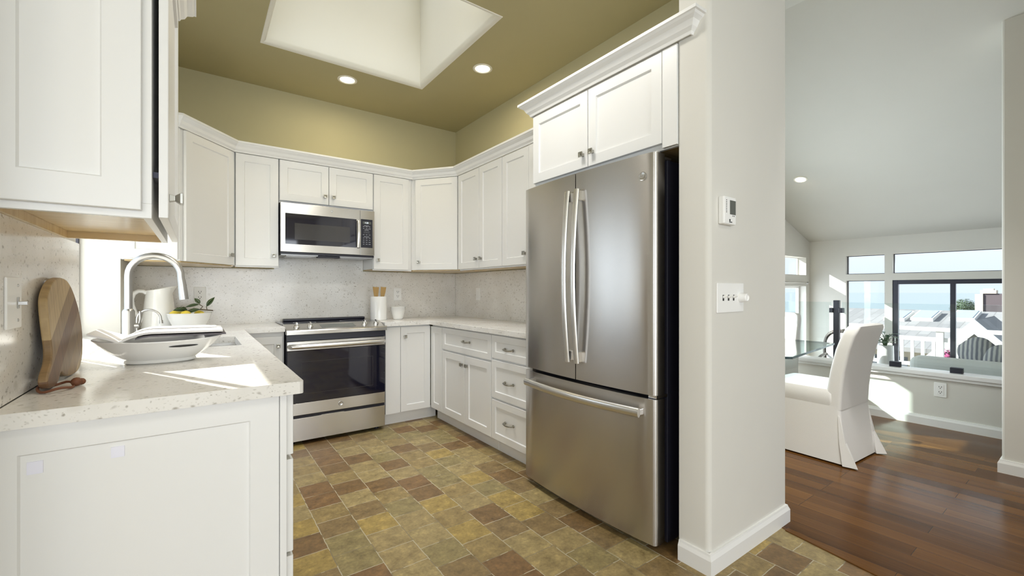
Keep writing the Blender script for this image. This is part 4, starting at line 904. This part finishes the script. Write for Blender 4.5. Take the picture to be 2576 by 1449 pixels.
plant('grey-green flowering plant in a pot beside the carved armchair', 7.36, 2.20, LF, .80, .10, 40, .13, .26, 'leafgrey')
def cushion_box(g, x0, x1, y0, y1, z0, z1): g.box(x0, x1, y0, y1, z0, z1); return g
t = thing('sofa', 'low white sofa with its back to the glass railing', 'sofa', (6.35, .25, LF))
g = G(); g.box(5.95, 6.85, -.9, 1.22, LF+.05, LF+.42); obj('base', g, M['sofa'], t, bevel=.05, seg=3)
g = G(); g.box(5.93, 6.17, -.9, 1.25, LF+.3, .545); obj('backrest', g, M['sofa'], t, bevel=.07, seg=4)
for y0 in (-.88, .16):
    g = G(); g.box(6.18, 6.88, y0, y0+1.02, LF+.40, LF+.58); obj('seat_cushion', g, M['sofa'], t, bevel=.05, seg=3)
for x in (6.0, 6.8):
    for y in (-.82, 1.14): g = G(); g.cyl((x, y, LF), (x, y, LF+.06), .02, 8); obj('foot', g, M['darkwood'], t)
t = thing('armchair', 'white round-backed armchair near the sliding door', 'armchair', (7.22, .74, LF))
g = G(); rings = []
for a in range(-100, 101, 10):
    c_, s__ = math.cos(R(a)), math.sin(R(a)); z1 = .62-.10*(abs(a)/100)**2
    rings.append([(6.99+.10*0+.27*(-c_)+.30, 0.74+.27*s__, LF+.1), (6.99+.21*(-c_)+.30, 0.74+.21*s__, LF+.1), (6.99+.21*(-c_)+.30, 0.74+.21*s__, z1-.03), (6.99+.24*(-c_)+.30, 0.74+.24*s__, z1), (6.99+.27*(-c_)+.30, 0.74+.27*s__, z1-.03)])
g.rings(rings); obj('shell_back', g, M['sofa'], t, smooth=True)
g = G(); g.lathe([(.18, LF+.02), (.20, LF+.06), (.20, LF+.38), (.17, LF+.43), (.02, LF+.44)], (7.29, .74, 0), 28); obj('seat', g, M['sofa'], t, smooth=True)
# striped throw pillow on the sofa back
n = N('striped_pillow_cloth'); wv = n.n('TexWave'); wv.bands_direction = 'Y'; wv.inputs['Scale'].default_value = 9; wv.inputs['Distortion'].default_value = 1.5; n.l(n.pos(), wv.inputs['Vector'])
M['pillow'] = n.set(n.ramp(wv.outputs['Fac'], [(.35, (.17, .175, .21)), (.65, (.48, .47, .46))]), .9)
def pillow(label, c_, T, s_=.24):
    g = G(T)
    def ring(k_, y): return [(s_*k_*math.copysign(abs(math.cos(a))**.5, math.cos(a))*(1-.10*abs(math.sin(2*a))), y, s_*k_*math.copysign(abs(math.sin(a))**.5, math.sin(a))*(1-.10*abs(math.sin(2*a)))) for a in [2*math.pi*i/32 for i in range(32)]]
    g.rings([ring(.02, .09), ring(.4, .08), ring(.75, .05), ring(.97, .01), ring(1, 0), ring(.97, -.01), ring(.75, -.05), ring(.4, -.08), ring(.02, -.09)])
    return single('throw_pillow', g, M['pillow'], label, 'pillow', 'striped pillows on the sofa', base=c_, smooth=True)
pillow('grey striped throw pillow standing upright on the white sofa', (6.45, .82, .23), Matrix.Translation((6.47, .82, .575)) @ Matrix.Rotation(R(78), 4, 'Z') @ Matrix.Rotation(R(40), 4, 'Y'), .155)
pillow('grey striped throw pillow lying in front on the white sofa', (6.24, .60, .23), Matrix.Translation((6.31, .60, .52)) @ Matrix.Rotation(R(98), 4, 'Z') @ Matrix.Rotation(R(-14), 4, 'Y') @ Matrix.Rotation(R(12), 4, 'X'), .17)

# ================================================================== outdoors
M['deck'] = paint('bleached_deck', (.36, .34, .29), .8, .1, 8)
M['railpaint'] = paint('white_rail_paint', (.62, .62, .62), .6, .02)
n = N('grey_shingle_roof'); b = n.n('TexBrick'); n.l(n.pos(scale=(1, 1, 1)), b.inputs['Vector'])
for k_, v_ in (('Color1', (.19, .187, .197, 1)), ('Color2', (.255, .25, .258, 1)), ('Mortar', (.155, .152, .16, 1)), ('Scale', 1), ('Mortar Size', .012), ('Brick Width', .7), ('Row Height', .30)): b.inputs[k_].default_value = v_
M['shingle'] = n.set(b.outputs['Color'], .85)
M['darkpane'] = paint('dark_house_window', (.10, .11, .13), .2, .1)
M['skyl'] = paint('roof_skylight_glass', (.28, .36, .44), .08, .05)
M['hedge'] = paint('yellow_green_shrub', (.16, .18, .04), .8, .4, 6)
M['bloom'] = paint('pink_bougainvillea', (.32, .05, .15), .7, .4, 8)
M['tree'] = paint('grey_green_tree', (.05, .085, .05), .8, .4, .8)
M['mauve_brown'] = paint('dark_mauve_brown', (.09, .075, .085), .8, .1, 2)
n = N('hazy_sea'); n.set((.185, .235, .265), .6); M['sea'] = n.m
M['ground'] = paint('pale_dry_ground', (.22, .21, .17), .9, .2, .3)
g = G(); g.box(7.8, 11.9, -8, 12, -.5, -.38); single('deck', g, M['deck'], 'pale timber deck outside the sliding door', 'deck')
g = G(); g.box(11.9, 90, -60, 90, -4.2, -4.0); struct('floor_ground', g, M['ground'])
g = G(); g.box(90, 9000, -9000, 9000, -40.2, -40); o = single('sea', g, M['sea'], 'pale hazy sea on the horizon beyond the roofs', 'sea'); o['kind'] = 'structure'
t = thing('deck_railing', 'white timber deck railing with square balusters outside the sliding door', 'railing', (11.5, 1.5, -.38))
RXX = 11.5
g = G(); g.box(RXX-.07, RXX+.07, -4, 8, .43, .50); obj('top_rail', g, M['railpaint'], t, bevel=.005)
g = G(); g.box(RXX-.02, RXX+.02, -4, 8, .23, .31); obj('middle_rail', g, M['railpaint'], t)
g = G(); g.box(RXX-.02, RXX+.02, -4, 8, -.27, -.20); obj('bottom_rail', g, M['railpaint'], t)
for y in (-1.2, .34, 1.96, 3.6, 5.3):
    g = G(); g.box(RXX-.05, RXX+.05, y-.05, y+.05, -.38, .43); obj('post', g, M['railpaint'], t)
y = -1.05
while y < 5.2:
    if min(abs(y-q) for q in (-1.2, .34, 1.96, 3.6, 5.3)) > .08:
        g = G(); g.box(RXX-.02, RXX+.02, y-.025, y+.025, -.20, .23); obj('baluster', g, M['railpaint'], t)
    y += .155
# long grey roof with three skylights
def house(label, x0, x1, y0, y1, ze, zr, ridge_x, wall, zb=-4):
    t = thing('house', label, 'house', ((x0+x1)/2, (y0+y1)/2, zb))
    g = G(); g.box(x0+.4, x1-.4, y0+.3, y1-.3, zb, ze); obj('walls', g, wall, t)
    s_ = (zr-ze)/(ridge_x-x0); T = Matrix.Translation((x0, y0, ze)) @ Matrix.Rotation(-math.atan(s_), 4, 'Y')
    L = math.hypot(ridge_x-x0, zr-ze)
    g = G(); g.prism([(x0, ze), (ridge_x, zr), (x1, ze), (x1, ze-.15), (ridge_x, zr-.15), (x0, ze-.15)], lambda u, v, k_: (u, k_, v), y0, y1); rf = obj('roof', g, M['shingle'], t)
    return t, rf
t, rf = house('long grey shingled roof with three skylights beyond the deck', 19.5, 31.7, -1.5, 7.6, -.72, .36, 25.6, M['ext'])
sl2 = math.atan((.36+.72)/(25.6-19.5))
for xx_, y in ((24.0, 5.35), (24.2, 4.54), (24.45, 3.44)):
    T = Matrix.Translation((xx_, y, -.72+(xx_-19.5)*math.tan(sl2))) @ Matrix.Rotation(-sl2, 4, 'Y')
    g = G(T); g.box(-.75, .75, -.34, .34, 0, .13); f_ = obj('skylight_frame', g, M['railpaint'], t)
    g = G(T); g.box(-.68, .68, -.28, .28, .13, .15); obj('skylight_pane', g, M['skyl'], f_)
for i in range(6):
    g = G(); yy = -.6+i*1.6; g.box(19.86, 19.91, yy, yy+1.0, -1.9, -1.1); obj('window', g, M['darkpane'], t)
# white gabled porch in front, lower right
def gable(label, x, yc, hw, ze, zr, depth, wall, name='house'):
    t = thing(name, label, 'house', (x+depth/2, yc, -4))
    g = G(); g.prism([(yc-hw+.15, -4), (yc+hw-.15, -4), (yc+hw-.15, ze), (yc, zr-.1), (yc-hw+.15, ze)], lambda u, v, k_: (k_, u, v), x+.25, x+depth); obj('walls', g, wall, t)
    g = G(); g.prism([(yc-hw, ze), (yc, zr), (yc+hw, ze), (yc+hw, ze+.10), (yc, zr+.12), (yc-hw, ze+.10)], lambda u, v, k_: (k_, u, v), x, x+depth); obj('roof', g, M['shingle'], t)
    g = G(); g.prism([(yc-hw, ze-.22), (yc, zr-.22), (yc+hw, ze-.22), (yc+hw, ze+.12), (yc, zr+.14), (yc-hw, ze+.12)], lambda u, v, k_: (k_, u, v), x-.06, x-.001); obj('fascia', g, M['railpaint'], t)
    return t
t = gable('white gabled house front just beyond the deck railing', 15.6, 2.04, .95, -.70, .36, 3.0, M['ext'])
for y in (2.3, 1.8):
    g = G(); g.box(15.81, 15.84, y-.2, y+.18, -.85, -.32); obj('window', g, M['darkpane'], t)
t = gable('cream house with roof edge rising beside the chimney', 33, .7, 3.5, .05, 2.9, 6, M['ext'])
t = thing('chimney', 'square cream chimney block with dark side beyond the roofs', 'chimney', (32.3, 3.6, -3))
g = G(); g.box(32.0, 32.6, 3.9, 4.18, -3, 1.02); obj('stack', g, M['ext'], t)
g = G(); g.box(32.05, 32.6, 3.0, 3.899, -3, 1.05); obj('dark_side', g, M['mauve_brown'], t)  # side block in one dark mauve-brown colour
g = G(); g.box(32.0, 32.6, 3.45, 4.0, 1.051, 1.22); g.box(32.1, 32.5, 3.55, 3.9, 1.22, 1.30); obj('cap', g, M['ext'], t)
def blob(name, label, cat, c_, r, m, seed, n_=420, flat=1.0, ls=.10):
    rs_ = random.Random(seed); t = thing(name, label, cat, (c_[0], c_[1], c_[2]-r*flat))
    g = G()
    for i in range(n_):
        d = Vector((rs_.gauss(0, 1), rs_.gauss(0, 1), rs_.gauss(0, 1))).normalized(); k_ = rs_.uniform(.55, 1)
        p = Vector(c_)+Vector((d.x*r*k_, d.y*r*k_, d.z*r*k_*flat)); s__ = d.orthogonal().normalized()*ls*r; u_ = d.cross(s__); q = rs_.uniform(.6, 1.4)
        g.f([g.v(p-s__*q), g.v(p+u_*.6*q), g.v(p+s__*q), g.v(p-u_*.6*q)])
    obj('foliage', g, M[m], t, fix=False)
    g = G(); g.cyl((c_[0], c_[1], c_[2]-r*flat-.6), c_, r*.06, 8); obj('trunk', g, M['twig'], t)
    return t
blob('tree', 'round grey-green tree beside the cream chimney', 'tree', (37, 5.27, .18), .66, 'tree', 3, 2200, .85, .06)
blob('flowering_shrub', 'pink flowering shrub behind the deck railing near the door mullion', 'shrub', (13.2, 2.14, -.34), .20, 'bloom', 4, 500, 1.6, .16)
blob('flowering_shrub', 'smaller pink flowering shrub behind the railing balusters', 'shrub', (13.2, 2.46, -.42), .12, 'bloom', 5, 360, 1.2, .18)
for i, (y, lab) in enumerate(((2.42, 'yellow-green shrub between the pink flowering shrubs'), (2.95, 'yellow-green shrub low behind the railing post'))):
    blob('shrub', lab, 'shrub', (14.0 if i == 0 else 12.6, y, -.50), .14 if i == 0 else .2, 'hedge', 9+i, 300, 1, .16)
